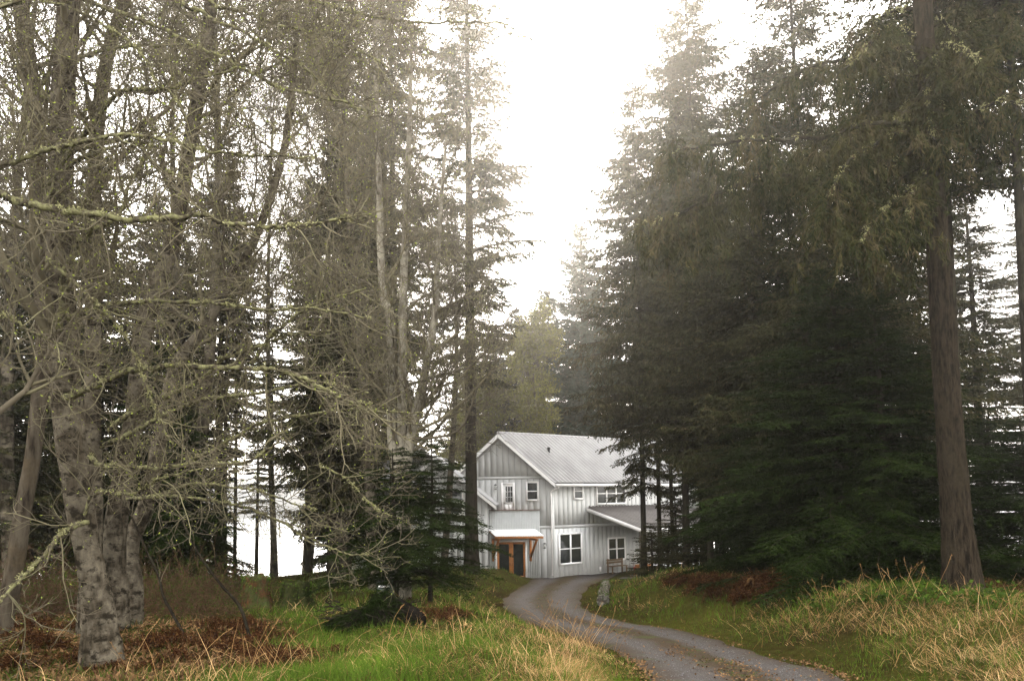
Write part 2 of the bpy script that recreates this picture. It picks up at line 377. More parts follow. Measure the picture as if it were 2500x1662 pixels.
# main measures
apex_s, apex_z = GO.at(*Z1(635, 172)); eave_s, eave_z = GO.at(*Z1(1048, 530))
slope = (apex_z - eave_z) / (apex_s - eave_s)
GW = 2 * apex_s                                    # wall runs from s = 0 to s = GW
roofz = lambda s: apex_z - slope * np.abs(s - apex_s)
LEN = 14.5
band1 = G.at(*Z1(700, 490))[1]; band2 = B_.at(*Z1(1150, 838))[1]
# walls
wb = MB(); bk = MB()
poly_prism(bk, G, [(0, -.4), (GW, -.4), (GW, roofz(GW) - .12), (apex_s, apex_z - .12), (0, roofz(0) - .12)], -.25, 0)
boards(wb, G, .02, GW, band1 + .09, lambda s: roofz(s) - .16)
boards(wb, G, .02, GW, band2 + .10, lambda s: min(band1 - .09, roofz(s) - .16))
boards(wb, G, .02, GW, -.4, lambda s: band2 - .10)
tr = MB()
tr.box((0.0, 0, band1 - .075), (GW, .045, band1 + .075), G.fr); tr.box((0.0, 0, band2 - .08), (GW, .045, band2 + .08), G.fr)
hp('gable_wall', bk, M['siding_gap']); o = hp('siding', wb, M['siding']); hp('belt_course', tr, M['siding'])
wb = MB(); bk = MB(); tr = MB(); rz0 = roofz(0)
poly_prism(bk, B_, [(.25, -.4), (LEN, -.4), (LEN, rz0 - .16), (.25, rz0 - .16)], -.2, 0)
boards(wb, B_, .06, LEN, band2 + .10, lambda s: rz0 - .2, .39, .022)
boards(wb, B_, .06, LEN, -.4, lambda s: band2 - .10, .39, .022)
tr.box((.05, 0, band2 - .08), (LEN, .045, band2 + .08), B_.fr)
hp('side_wall', bk, M['siding_gap']); hp('siding', wb, M['siding']); hp('belt_course', tr, M['siding'])
mb = MB(); mb.box((-.03, -.1, -.4), (.09, .06, rz0 - .2), B_.fr); hp('corner_board', mb, M['siding'])
# roof: two ribbed slopes running along the ridge direction
def ribbed(mb, p0, along, down, n_out, L, D, pitch=.33, h=.10, th=.03):
    """ribbed sheet: ribs run down the slope; p0 = ridge start"""
    prof = []; x = 0.0
    while x < L:
        for dx, hh in ((0, 0), (.20, 0), (.215, h), (.285, h)): prof.append((min(x + dx, L), hh))
        x += pitch
    prof.append((L, 0)); prof = np.array(prof)
    top = p0 + prof[:, :1] * along + prof[:, 1:] * n_out; bot = top + down * D
    n = len(prof); k = np.arange(n - 1)
    mb.add(np.vstack([top, bot]), np.stack([k, k + n, k + n + 1, k + 1], 1))
    a = p0 - n_out * th; c = [a, a + along * L, a + along * L + down * D, a + down * D]
    mb.add(c, [[0, 1, 2, 3]])
def slope_roof(mb, apex, along, side, L, run, drop, **k):
    d = side * run - UP * drop; D = np.linalg.norm(d); d = d / D
    n_out = np.cross(along, d); n_out = n_out / np.linalg.norm(n_out); n_out = n_out * np.sign(n_out[2])
    ribbed(mb, apex, along, d, n_out, L, D, **k); return d, n_out, D
ridge = GO.o + gd * apex_s + UP * (apex_z + .05)
mb = MB(); run = apex_s - eave_s
slope_roof(mb, ridge, bd, -gd, LEN + .9, run, slope * run)
slope_roof(mb, ridge, bd, gd, LEN + .9, run, slope * run)
rf = hp('roof', mb, M['roof'])
mb = MB(); mb.tube([ridge - bd * .03 + UP * .02, ridge + bd * (LEN + .95) + UP * .02], .075, 8); hp('ridge_cap', mb, M['roof'], rf)
# vent pipes on the roof
vr = MB(); t_ = Face(bd, bn)
q = ray(*Z1(1003, 318)); nrm = np.cross(bd, -gd * run - UP * slope * run); nrm /= np.linalg.norm(nrm); vp = q * ((ridge @ nrm) / (q @ nrm))
vr.tube([vp - UP * .1, vp + UP * .36], .075, 10); vr.tube([vp + UP * .30, vp + UP * .42], .10, 10); hp('vent_pipe', vr, M['black'], rf)
# barge boards on the gable, fascia, gutter
mb = MB()
for sgn in (-1, 1):
    e = apex_s + sgn * run
    poly_prism(mb, GO, [(apex_s, apex_z), (e, apex_z - slope * run), (e, apex_z - slope * run - .24), (apex_s, apex_z - .24)][::sgn], -.05, .0)
hp('barge_board', mb, M['trim'])
mb = MB()
for sgn in (-1, 1):
    e = apex_s + sgn * (run - .02)
    poly_prism(mb, GO, [(apex_s, apex_z - .06), (e, apex_z - slope * run - .06), (e, apex_z - slope * run - .10), (apex_s, apex_z - .10)][::sgn], -.52, -.06)
hp('soffit', mb, M['soffit'])
eav = GO.o + gd * eave_s + UP * (eave_z)
mb = MB(); fe = Face(bd, bn, 0, eav)
v = fe.fr([[.05, -.03, -.20], [LEN + .85, -.03, -.20], [LEN + .85, .1, -.16], [.05, .1, -.16], [.05, -.03, -.02], [LEN + .85, -.03, -.02], [LEN + .85, .12, -.02], [.05, .12, -.02]])
mb.add(v, [[0,3,2,1],[4,5,6,7],[0,1,5,4],[1,2,6,5],[2,3,7,6],[3,0,4,7]]); hp('gutter', mb, M['trim'])
mb = MB(); g0 = eav + bd * .25 + UP * -.12
wtop = HC + gd * .05 + gn * .09 + UP * (eave_z - .75)
mb.tube(np.vstack([smooth_path([g0, g0 - UP * .14, (g0 + wtop) / 2 + UP * .10 , wtop + UP * .22, wtop], 14), [HC + gd * .05 + gn * .09 + UP * .12]]), .048, 8); hp('downspout', mb, M['trim'])
# windows and doors
def window(f, rect, cols=1, rows=2, ft=.10, off=.03, mull=.10, name='window', grid=None, label=None):
    s0, s1, z0, z1 = rect; mb = MB(); d = .075
    mb.box((s0, off, z0), (s0 + ft, off + d, z1), f.fr); mb.box((s1 - ft, off, z0), (s1, off + d, z1), f.fr)
    mb.box((s0 + ft, off, z1 - ft), (s1 - ft, off + d, z1), f.fr); mb.box((s0 + ft, off, z0), (s1 - ft, off + d + .03, z0 + ft), f.fr)
    w = (s1 - s0 - 2 * ft - (cols - 1) * mull) / cols
    for c in range(cols):
        a = s0 + ft + c * (w + mull)
        if c: mb.box((a - mull, off, z0 + ft), (a, off + d - .008, z1 - ft), f.fr)
        for r in range(1, rows):
            zz = z0 + ft + (z1 - z0 - 2 * ft) * r / rows
            mb.box((a, off, zz - .03), (a + w, off + d - .02, zz + .03), f.fr)
    o = hp(name, mb, M['trim'], label=label)
    pb = MB(); pb.add(f.fr([[s0 + ft * .7, off + .025, z0 + ft * .7], [s1 - ft * .7, off + .025, z0 + ft * .7], [s1 - ft * .7, off + .025, z1 - ft * .7], [s0 + ft * .7, off + .025, z1 - ft * .7]], ), [[0, 1, 2, 3]])
    hp('pane', pb, M['glass'], o); return o
window(G, G.rect(838, 930, 515, 655), label='small upper gable window')
window(B_, B_.rect(1172, 1243, 523, 645))
window(B_, B_.rect(1337, 1550, 523, 680), cols=3)
window(B_, B_.rect(1068, 1236, 885, 1110), cols=2, label='paired ground floor window')
window(B_, B_.rect(1420, 1548, 915, 1082), cols=2)
# upper white door with a nine-light window
s0, s1, z0, z1 = G.rect(660, 758, 523, 735)
mb = MB(); t = .11
mb.box((s0, .03, z0), (s0 + t, .1, z1), G.fr); mb.box((s1 - t, .03, z0), (s1, .1, z1), G.fr); mb.box((s0 + t, .03, z1 - t), (s1 - t, .1, z1), G.fr)
dr = hp('door_frame', mb, M['trim'])
mb = MB(); mb.box((s0 + t, .03, z0), (s1 - t, .06, z1 - t), G.fr)
for a in (0, 1):
    w = (s1 - s0 - 2 * t); x = s0 + t + w * (.16 + .38 * a); mb.box((x, .06, z0 + .12), (x + w * .3, .072, z0 + .45), G.fr)
door = hp('door', mb, M['trim'])
a0, a1, b0, b1 = G.rect(690, 742, 550, 666)
mb = MB(); mb.add(G.fr([[a0, .066, b0], [a1, .066, b0], [a1, .066, b1], [a0, .066, b1]]), [[0, 1, 2, 3]]); hp('pane', mb, M['glass'], door)
mb = MB()
for k in range(4):
    x = a0 + (a1 - a0) * k / 3; mb.box((x - .012, .067, b0), (x + .012, .082, b1), G.fr)
    z = b0 + (b1 - b0) * k / 3; mb.box((a0, .068, z - .012), (a1, .081, z + .012), G.fr)
hp('glazing_bars', mb, M['trim'], door)
mb = MB(); kx, kz = G.at(*Z1(683, 672)); mb.tube(G.fr([[kx, .06, kz], [kx, .13, kz]]), .035, 8); hp('handle', mb, M['black'], door)
# entry block with its parapet, standing proud of the gable
E_OFF = .35; E = Face(gd, gn, E_OFF)
eL = E.at(*Z1(466, 900))[0]; eR = E.at(*Z1(932, 780))[0]; eT = E.at(*Z1(700, 724))[1]
mb = MB(); mb.box((eR, -E_OFF + .01, -.3), (eL, 0, eT), E.fr)
k = eR
while k < eL - .05:                                            # narrow vertical ribs of the sheet cladding
    mb.box((k, 0, -.3), (k + .075, .018, eT - .01), E.fr); k += .1
M['sheet'] = flat('pale_ribbed_cladding', (.46, .468, .455), .6, 0, .05, 4)
hp('entry_wall', mb, M['sheet'])
mb = MB(); mb.box((eL - .02, -.1, -.3), (eL + .08, .05, eT - .02), E.fr); hp('corner_board', mb, M['trim'])
mb = MB(); mb.box((eR - .05, -E_OFF + .05, eT), (eL + .1, .06, eT + .035), E.fr); hp('parapet_cap', mb, flat('brown_cap_board', (.12, .06, .04), .7))
# double glass doors in a white surround
s0, s1, z0, z1 = E.rect(619, 846, 938, 1222); z0 = min(z0, -.05)
mb = MB(); t = .10
mb.box((s0, .02, z0), (s0 + t, .10, z1), E.fr); mb.box((s1 - t, .02, z0), (s1, .10, z1), E.fr); mb.box((s0 + t, .02, z1 - t), (s1 - t, .10, z1), E.fr)
hp('door_surround', mb, M['trim'])
i0, i1, i1z = s0 + t, s1 - t, z1 - t; mid = (i0 + i1) / 2
for a, b in ((i0, mid - .004), (mid + .004, i1)):
    mb = MB(); w = .125
    mb.box((a, .02, z0), (a + w, .085, i1z), E.fr); mb.box((b - w, .02, z0), (b, .085, i1z), E.fr)
    mb.box((a + w, .02, i1z - w), (b - w, .085, i1z), E.fr); mb.box((a + w, .02, z0), (b - w, .085, z0 + .24), E.fr)
    d = hp('glass_door', mb, M['cedar'])
    mb = MB(); mb.add(E.fr([[a + w * .8, .04, z0 + .2], [b - w * .8, .04, z0 + .2], [b - w * .8, .04, i1z - w * .8], [a + w * .8, .04, i1z - w * .8]]), [[0, 1, 2, 3]]); hp('pane', mb, M['glass'], d)
    mb = MB(); hx = (b - .06) if a == i0 else (a + .06); mb.tube(E.fr([[hx, .085, z0 + 1.02], [hx, .14, z0 + 1.02], [hx, .14, z0 + .86]]), .014, 6); hp('handle', mb, M['black'], d)
# porch canopy: white metal sheet on cedar rafters with two braces
E0 = E; gn2 = gn - gd * .6; gn2 /= np.linalg.norm(gn2); E = Face(gd, gn2, 0, E0.o)      # the braces lean towards the drive
CF = Face(gd, gn, E_OFF + 1.1 * (gn2 @ gn)); cL = E0.at(*Z1(560, 862))[0]; cR = E0.at(*Z1(905, 856))[0]; czf = CF.at(*Z1(832, 909))[1]; czb = E0.at(*Z1(740, 860))[1]
mb = MB(); n = 60; xs = np.linspace(cR, cL, n); hh = (np.arange(n) % 2) * .03
top = E.fr(np.stack([xs, np.full(n, .02), czb + hh], 1)); bot = E.fr(np.stack([xs, np.full(n, 1.16), czf + hh], 1)); k = np.arange(n - 1)
mb.add(np.vstack([top, bot]), np.stack([k, k + 1, k + n + 1, k + n], 1))
canopy = hp('porch_canopy', mb, flat('white_roof_sheet', (.86, .85, .83), .35, .1))
mb = MB(); mb.box((cR + .03, 1.02, czf - .14), (cL - .03, 1.1, czf - .02), E.fr); mb.box((cR + .03, .03, czb - .16), (cL - .03, .1, czb - .03), E.fr)
nr = 7
for j in range(nr):
    x = cR + .06 + (cL - cR - .2) * j / (nr - 1)
    mb.add(E.fr([[x, .1, czb - .14], [x + .07, .1, czb - .14], [x + .07, 1.02, czf - .12], [x, 1.02, czf - .12], [x, .1, czb - .03], [x + .07, .1, czb - .03], [x + .07, 1.02, czf - .01], [x, 1.02, czf - .01]]), [[0,3,2,1],[4,5,6,7],[0,1,5,4],[2,3,7,6]])
hp('rafters', mb, M['cedar'], canopy)
for px in (596, 866):
    x = E0.at(*Z1(px, 1000))[0]; zt = czf - .16; zb = E0.at(*Z1(px, 1088))[1]
    mb = MB(); mb.box((x - .05, .02, zb), (x + .05, .12, zt), E.fr); mb.box((x - .05, .12, zt - .1), (x + .05, 1.0, zt), E.fr)
    mb.add(E.fr([[x - .045, .12, zb + .22], [x + .045, .12, zb + .22], [x + .045, .12, zb + .36], [x - .045, .12, zb + .36], [x - .045, .82, zt - .1], [x + .045, .82, zt - .1], [x + .045, .95, zt - .1], [x - .045, .95, zt - .1]]), [[0,1,2,3],[0,4,5,1],[1,5,6,2],[2,6,7,3],[3,7,4,0]])
    hp('bracket', mb, M['cedar'], canopy)
E = E0
# wall lamps
M['lampglass'] = flat('frosted_lamp_glass', (.6, .6, .58), .3)
for px, py in ((621, 555), (973, 975)):
    x, z = G.at(*Z1(px, py)); mb = MB()
    mb.tube(G.fr([[x, .045, z + .02], [x, .1, z + .02]]), .09, 10); mb.tube(G.fr([[x, .16, z + .10], [x, .16, z + .17]]), [.11, .03], 10); mb.tube(G.fr([[x, .16, z - .16], [x, .16, z - .12]]), .07, 10)
    mb.tube(G.fr([[x, .1, z + .05], [x, .17, z + .12]]), .02, 6); lp = hp('wall_lamp', mb, M['black'])
    mb = MB(); mb.tube(G.fr([[x, .16, z - .12], [x, .16, z + .10]]), [.055, .075], 10); hp('lamp_glass', mb, M['lampglass'], lp)
x, z = B_.at(*Z1(1368, 1145)); mb = MB(); mb.box((x - .06, .03, z - .14), (x + .06, .09, z + .14), B_.fr); hp('outlet_box', mb, M['trim'])
# lean-to carport roof
LF = Face(bd, bn)
ls, lz = LF.at(*Z1(1270, 706)); D = 4.6
dirr = bn * math.cos(.27) - UP * math.sin(.27)
tip = ray(*Z1(1690, 880))
start = LF.o + bd * ls + UP * lz
mb = MB(); cl = 9.2
nrm = np.cross(bd, dirr); nrm *= np.sign(nrm[2]) / np.linalg.norm(nrm)
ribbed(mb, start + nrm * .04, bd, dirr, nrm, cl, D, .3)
cp = hp('carport_roof', mb, flat('dark_reflection_roofing', (.075, .066, .06), .5, 0, .2, 2))  # dark tone put into the colour for trees mirrored in the sheet
mb = MB(); c = lambda a, b, h: start + bd * a + dirr * b + UP * h
for a in (0.0,):
    mb.add([c(0, 0, 0.02), c(0, D, 0.02), c(0, D, -.2), c(0, 0, -.2), c(.05, 0, 0.02), c(.05, D, 0.02), c(.05, D, -.2), c(.05, 0, -.2)], [[0,3,2,1],[4,5,6,7],[0,1,5,4],[1,2,6,5],[2,3,7,6],[3,0,4,7]])
mb.add([c(0.05, D - .05, 0.0), c(cl, D - .05, 0.0), c(cl, D - .05, -.2), c(.05, D - .05, -.2), c(.05, D, 0.0), c(cl, D, 0.0), c(cl, D, -.2), c(.05, D, -.2)], [[0,3,2,1],[4,5,6,7],[0,1,5,4],[1,2,6,5],[2,3,7,6],[3,0,4,7]])
hp('fascia', mb, M['trim'], cp)
for a in (.3, cl * .5, cl - .3):
    p = c(a, D - .35, -.1); mb = MB(); b_ = p.copy(); b_[2] = zr(p[1]) - .3; mb.tube([b_, p], .085, 4); hp('post', mb, flat('grey_post_wood', (.10, .085, .07), .8), cp)
# left wing: gable end parallel with the main gable, standing further out
WO = .9; WG = Face(gd, gn, WO)
r0s, r0z = WG.at(*Z1(628, 690)); r1s, r1z = WG.at(*Z1(332, 455)); wsl = (r1z - r0z) / (r1s - r0s)
wap = r1s + 1.2; wz = r1z + wsl * 1.2
wrun = wap - r0s
wb = MB(); bk = MB(); wr0 = r0s + .55
wroof = lambda s: wz - wsl * abs(s - wap)
wl = wap + wrun - .55
poly_prism(bk, WG, [(wr0, -.4), (wl, -.4), (wl, wroof(wl) - .15), (wap, wz - .15), (wr0, wroof(wr0) - .15)], -WO, 0)
boards(wb, WG, wr0 + .02, wl, -.4, lambda s: wroof(s) - .2)
hp('wing_wall', bk, M['siding_gap']); hp('siding', wb, M['siding'])
mb = MB(); wr = WG.o + gd * wap + UP * (wz + .05) + gn * .4
slope_roof(mb, wr, -gn, -gd, WO + .38, wrun, wsl * wrun); slope_roof(mb, wr, -gn, gd, WO + 5, wrun, wsl * wrun)
wrf = hp('wing_roof', mb, M['roof'])
mb = MB(); WB = Face(gd, gn, WO + .42)
for sgn in (-1, 1):
    e = wap + sgn * wrun; poly_prism(mb, WB, [(wap, wz), (e, wz - wsl * wrun), (e, wz - wsl * wrun - .22), (wap, wz - .22)][::sgn], -.05, 0)
hp('barge_board', mb, M['trim'], wrf)
window(WG, WG.rect(262, 388, 575, 756), label='wing window half hidden by a trunk')
# further left: low ribbed roof sloping towards the drive, over a grey wall
p0 = W(885, 1100, 49.5); p1 = W(1030, 1112, 47.2); al = p1 - p0; al[2] = 0; Ln = np.linalg.norm(al); al /= Ln
sd = np.cross(al, UP); sd *= -np.sign(sd[1])
mb = MB(); slope_roof(mb, p0, al, sd, Ln, 2.9, 1.9)
slope_roof(mb, p0, al, -sd, Ln, 2.6, 1.9); hp('wing_roof', mb, M['roof'])
LW = Face(al, sd, 2.6, p0); h0 = gz(p0[0], p0[1]) - .5 - p0[2]
bk = MB(); bk.box((.3, -4.5, h0), (Ln, 0, -1.75), LW.fr); wb = MB(); boards(wb, LW, .3, Ln, h0, lambda s: -1.8)
hp('wing_wall', bk, M['siding_gap']); hp('siding', wb, M['siding'])
# ------------------------------------------------------------------ tree growing
def unit(v): return v / (np.linalg.norm(v, axis=-1, keepdims=True) + 1e-9)
def grow(p0, d0, L, K, wander, trop, rng, curve=None):
    """N wandering polylines, (N,K,3)"""
    N = len(p0); P = np.empty((N, K, 3)); P[:, 0] = p0; d = unit(d0); st = (np.broadcast_to(L, (N,)) / (K - 1))[:, None]
    trop = np.asarray(trop, float)
    for k in range(1, K):
        d = unit(d + wander * rng.normal(size=(N, 3)) + trop); P[:, k] = P[:, k - 1] + d * st
    return P
def spawn(P, n, rng, smin=.15, smax=1.0, ang=(35, 70), flat_=0.0):
    """n children along each of N polylines -> start, direction, place along the parent"""
    N, K, _ = P.shape; idx = np.repeat(np.arange(N), n); s = smin + (smax - smin) * rng.random(N * n)
    f = s * (K - 1); i = np.clip(f.astype(int), 0, K - 2); fr = (f - i)[:, None]
    p = P[idx, i] * (1 - fr) + P[idx, i + 1] * fr; t = unit(P[idx, i + 1] - P[idx, i])
    u = rng.normal(size=p.shape); u[:, 2] *= (1 - flat_); u = unit(u - (u * t).sum(1)[:, None] * t)
    a = np.radians(rng.uniform(ang[0], ang[1], N * n))[:, None]
    return p, t * np.cos(a) + u * np.sin(a), s, idx
def radii(r0, r1, K): return r0[:, None] * (1 - np.linspace(0, 1, K)[None]) + r1 * np.linspace(0, 1, K)[None]
def twigs_on(P, wood, bud, rng, n1=8, L1=.7, n2=5, L2=.3, r=.006, budn=2, smin=.1, up=.05, budsz=.03, n3=0):
    """two or three orders of fine twigs on given polylines, with opening buds"""
    p, d, s, ix = spawn(P, n1, rng, smin)
    T1 = grow(p, d, L1 * rng.uniform(.5, 1.4, len(p)), 5, .16, (0, 0, up), rng)
    wood.lines(T1, radii(np.full(len(p), r * 1.7), r * .8, 5), 3, rng.random(len(p)) * .7)
    p, d, s, ix = spawn(T1, n2, rng, .15)
    T2 = grow(p, d, L2 * rng.uniform(.4, 1.5, len(p)), 4, .2, (0, 0, up), rng)
    wood.lines(T2, radii(np.full(len(p), r), r * .6, 4), 3, rng.random(len(p)) * .6)
    if n3:
        p, d, s, ix = spawn(T2, n3, rng, .2)
        T3 = grow(p, d, L2 * .5 * rng.uniform(.4, 1.5, len(p)), 3, .2, (0, 0, up), rng)
        wood.lines(T3, radii(np.full(len(p), r * .7), r * .5, 3), 3, rng.random(len(p)) * .5)
    if budn:
        p, d, s, ix = spawn(T2, budn, rng, .2, 1, (20, 60)); k = rng.random(len(p)) < .6
        bud.kites(p[k], d[k], budsz * rng.uniform(.5, 1.5, k.sum()), budsz * .6, rng, rng.random(k.sum()))
def path_world(px, Y, extra=()):
    return np.array([W(a, b, Y) for a, b in px])

def bare_tree(rng, trunk, rad, nl, Ll, smin=.3, rt=.007, up=.10, nb=10, n1=7, n2=5, rise=(40, 75), budn=1, budsz=.03, sides=12, limb_r=.35, stretch=1.0):
    """trunk polyline (K,3) with radii -> trunk, crown meshes of a leafless broadleaf"""
    tr, cr, bd_ = MB(), MB(), MB()
    n = 40; TP = smooth_path(trunk, n); rr = np.interp(np.linspace(0, 1, n), np.linspace(0, 1, len(rad)), rad)
    tr.tube(TP, rr, sides, wob=.03, rng=rng)
    p, d, s, ix = spawn(TP[None], nl, rng, smin, .99, rise, .3)
    H = np.linalg.norm(TP[-1] - TP[0])
    L = Ll * (1.1 - .6 * (s - smin) / (1 - smin)) * rng.uniform(.55, 1.25, nl)
    r0 = np.minimum(np.interp(s, np.linspace(0, 1, n), rr) * limb_r, .022 * L + .004)
    P1 = grow(p, d, L, 12, .13, (0, 0, up), rng); cr.lines(P1, radii(r0, rt, 12), 5, rng.random(nl) * .6)
    p, d, s, ix = spawn(P1, nb, rng, .15, 1, (30, 65))
    L2 = L[ix] * .42 * (1.15 - .7 * s) * rng.uniform(.5, 1.3, len(p)); P2 = grow(p, d, L2, 7, .15, (0, 0, up * .8), rng)
    cr.lines(P2, radii(np.maximum(r0[ix] * .45 * (1 - .5 * s), rt * 1.3), rt, 7), 4, rng.random(len(p)) * .7)
    twigs_on(P2, cr, bd_, rng, n1, .75 * stretch, n2, .34 * stretch, rt, budn, up=up * .5, budsz=budsz)
    return tr, cr, bd_

def conifer(rng, H, r0, cb, Lmax, ppow=.8, up=.12, droop=.45, tip=.2, hang=.35, sp=.17, tsp=.045, tl=(.12, .24), tw=.052, whorl=.55, nb=(5, 7), brown=.25, thin=1.0, side=.38, sway=.15, low=.5, tint0=0.0, bark_sides=10):
    """tapered trunk with whorls of limbs; needle-bearing sprays along every branchlet"""
    tr, cr = MB(), MB()
    zt = np.linspace(-.6, H, 22); ph = rng.random() * 6
    ax = sway * np.sin(zt / H * 3 + ph) * np.clip(zt / H, 0, 1); ay = sway * np.cos(zt / H * 2.3 + ph) * np.clip(zt / H, 0, 1)
    rr = r0 * (1 - np.clip(zt / H, 0, 1)) ** .85 + .012; rr[0] *= 1.5; rr[1] *= 1.15
    tr.tube(np.stack([ax, ay, zt], 1), rr, bark_sides, wob=.03, rng=rng)
    z = cb * H; PB = []; TB = []; Lb = []; SB = []; Lbr = []; hb = []
    wP = []; wr = []; bare = []
    while z < H * .99:
        t = (z - cb * H) / (H * (1 - cb)); prof = (1 - t) ** ppow * min(1, low + t * 2.6)
        for _ in range(rng.integers(nb[0], nb[1] + 1)):
            if rng.random() > thin: continue
            L = max(.25, Lmax * prof * rng.uniform(.62, 1.18)); az = rng.random() * 2 * pi
            s = np.linspace(0, 1, 10); u_ = up + .35 * max(0, t - .55) * 2
            zo = L * (u_ * s - droop * (1 - .6 * t) * s ** 2 + tip * s ** 4)
            wig = .05 * L * np.sin(s * rng.uniform(2, 6) + rng.random() * 6) * s
            dx, dy = math.cos(az), math.sin(az); zz = z + rng.uniform(-.5, .5) * whorl
            bx = np.interp(zz, zt, ax); by = np.interp(zz, zt, ay)
            P = np.stack([bx + dx * L * s * .97 - dy * wig, by + dy * L * s * .97 + dx * wig, zz + zo], 1)
            wP.append(P); wr.append((.008 * L + .006) * (1 - s) + .004)
            n = max(3, int(L / sp)); ss = (np.arange(n) + rng.random(n) * .8) / n; ss = .10 + .90 * ss
            if t < .25: ss = ss[ss > .25 * rng.random()]
            ss = np.clip(np.concatenate([ss, ss + .01]), 0, 1); n2 = len(ss)
            f = ss * 9; i = np.clip(f.astype(int), 0, 8); fr = (f - i)[:, None]
            p = P[i] * (1 - fr) + P[i + 1] * fr; tg = unit(P[i + 1] - P[i])
            sd = unit(np.cross(tg, np.array([0, 0, 1.]))); sg = np.where(np.arange(n2) < n2 // 2, 1, -1)[:, None]
            a = np.radians(rng.uniform(38, 68, n2))[:, None]
            d = unit(tg * np.cos(a) + sd * sg * np.sin(a) + rng.normal(size=(n2, 3)) * .14)
            l = np.maximum(.16, side * L * (1.0 - .72 * ss) * rng.uniform(.6, 1.25, n2)) if True else 0
            l = np.minimum(l, 1.5)
            PB.append(p); TB.append(d); Lb.append(l); hb.append(np.full(n2, hang * rng.uniform(.5, 1.5)))
            SB.append(np.full(n2, rng.random()))
        z += whorl * (1 - .45 * t) * rng.uniform(.8, 1.2)
    P = np.array(wP); cr.lines(P, np.array(wr), 4, 0, mat=1)
    p = np.concatenate(PB); d = np.concatenate(TB); l = np.concatenate(Lb); hg = np.concatenate(hb); tb = np.concatenate(SB)
    # branchlet axes
    q1 = p + d * (l * .5)[:, None] - np.array([0, 0, 1.]) * (hg * l * .16)[:, None]; q2 = p + d * (l * .93)[:, None] - np.array([0, 0, 1.]) * (hg * l * .62)[:, None]
    cr.segs(p, q1, .006, .005, 3, .9, 0); cr.segs(q1, q2, .005, .003, 3, .8, 0)
    cnt = np.maximum(3, (l / tsp).astype(int)); ix = np.repeat(np.arange(len(p)), cnt)
    off = np.arange(cnt.sum()) - np.repeat(np.cumsum(cnt) - cnt, cnt); u = (off + rng.random(len(off))) / cnt[ix]
    base = p[ix] + d[ix] * (l[ix] * u * .95)[:, None] - np.array([0, 0, 1.]) * (hg[ix] * l[ix] * u ** 2 * .6)[:, None]
    ax_ = unit(d[ix] - np.array([0, 0, 1.]) * (hg[ix] * u * 1.2)[:, None])
    sdv = unit(np.cross(ax_, np.array([0, 0, 1.])) + .001); ph = rng.normal(size=len(ix)) * .5
    sdv = sdv * np.cos(ph)[:, None] + np.array([0, 0, 1.]) * np.sin(ph)[:, None]
    sg = np.where(off % 2 == 0, 1, -1)[:, None]
    dd = unit(ax_ * .75 + sdv * sg * rng.uniform(.3, .95, (len(ix), 1)) - np.array([0, 0, 1.]) * (hg[ix] * rng.uniform(.1, 1.1, len(ix)))[:, None])
    tl_ = rng.uniform(tl[0], tl[1], len(ix)) * (1.1 - .5 * u)
    tint = np.clip(tint0 + .55 * tb[ix] * .8 + rng.normal(size=len(ix)) * .12 + (rng.random(len(ix)) < brown) * .45, 0, 1)
    cr.kites(base, dd, tl_, tw * rng.uniform(.7, 1.3, len(ix)), rng, tint, 0)
    return tr, cr

VAR = {}
def conifer_variant(key, **k):
    rng = np.random.default_rng(abs(hash(key)) % 1000 if False else sum(map(ord, key)) * 7)
    fm = k.pop('fol', 'spruce'); bm = k.pop('bark', 'dark_bark')
    tr, cr = conifer(rng, **k)
    VAR[key] = (tr.mesh('trunk', M[bm], True), cr.mesh('crown', [M[fm], M['dark_bark']]), k['H'], k['Lmax'])
def plant_conifer(key, name, label, x, y, rz=0, H=None, group=None, cat='tree', wide=1.0, base=None):
    tr, cr, h, lm = VAR[key]; s = (H or h) / h; wide = wide / (lm * s)
    t = thing(name, label, cat, (x, y, gz(x, y) - .05 if base is None else base), rz, group, (s * wide, s * wide, s))
    put('trunk', tr, None, t); put('crown', cr, None, t); return t
def place_by(px, Y, apex=None, py=1400):
    p = W(px, py, Y); x = p[0]; z0 = gz(x, Y); H = None
    if apex is not None: H = W(px, apex, Y)[2] - z0
    return x, Y, H
def zsway(t): return t

# kinds: tall hanging spruce, layered hemlock, thin fir with upswept boughs, cool-toned spruce, small hemlock, dense dark spruce
conifer_variant('spruce_a', H=25, r0=.30, cb=.16, Lmax=4.6, droop=.42, hang=.8, brown=.22, tip=.22, whorl=.42, ppow=.55)
conifer_variant('spruce_b', H=25, r0=.28, cb=.2, Lmax=4.4, droop=.5, hang=1.0, brown=.3, tip=.2, whorl=.46, ppow=.55)
conifer_variant('spruce_c', H=20, r0=.22, cb=.16, Lmax=4.2, droop=.40, hang=.7, brown=.2, tip=.25, whorl=.42, ppow=.55)
conifer_variant('airy_a', H=22, r0=.135, cb=.2, Lmax=3.8, droop=.45, hang=.8, brown=.35, tip=.2, whorl=.5, ppow=.5, low=.45, thin=.7, nb=(4, 6))
conifer_variant('airy_b', H=22, r0=.15, cb=.22, Lmax=3.4, droop=.4, hang=.7, brown=.25, tip=.2, whorl=.46, ppow=.5, low=.5, thin=.85)
conifer_variant('high_c', H=25, r0=.22, cb=.5, Lmax=4.2, droop=.5, hang=1.1, brown=.3, tip=.2, whorl=.4, ppow=.5, low=.7)
conifer_variant('tall_a', H=25, r0=.19, cb=.22, Lmax=4.6, droop=.45, hang=.85, brown=.25, tip=.22, whorl=.42, ppow=.43, low=.4)
conifer_variant('tall_b', H=22, r0=.135, cb=.17, Lmax=4.2, droop=.48, hang=.9, brown=.3, tip=.2, whorl=.42, ppow=.46, low=.4, thin=.85)
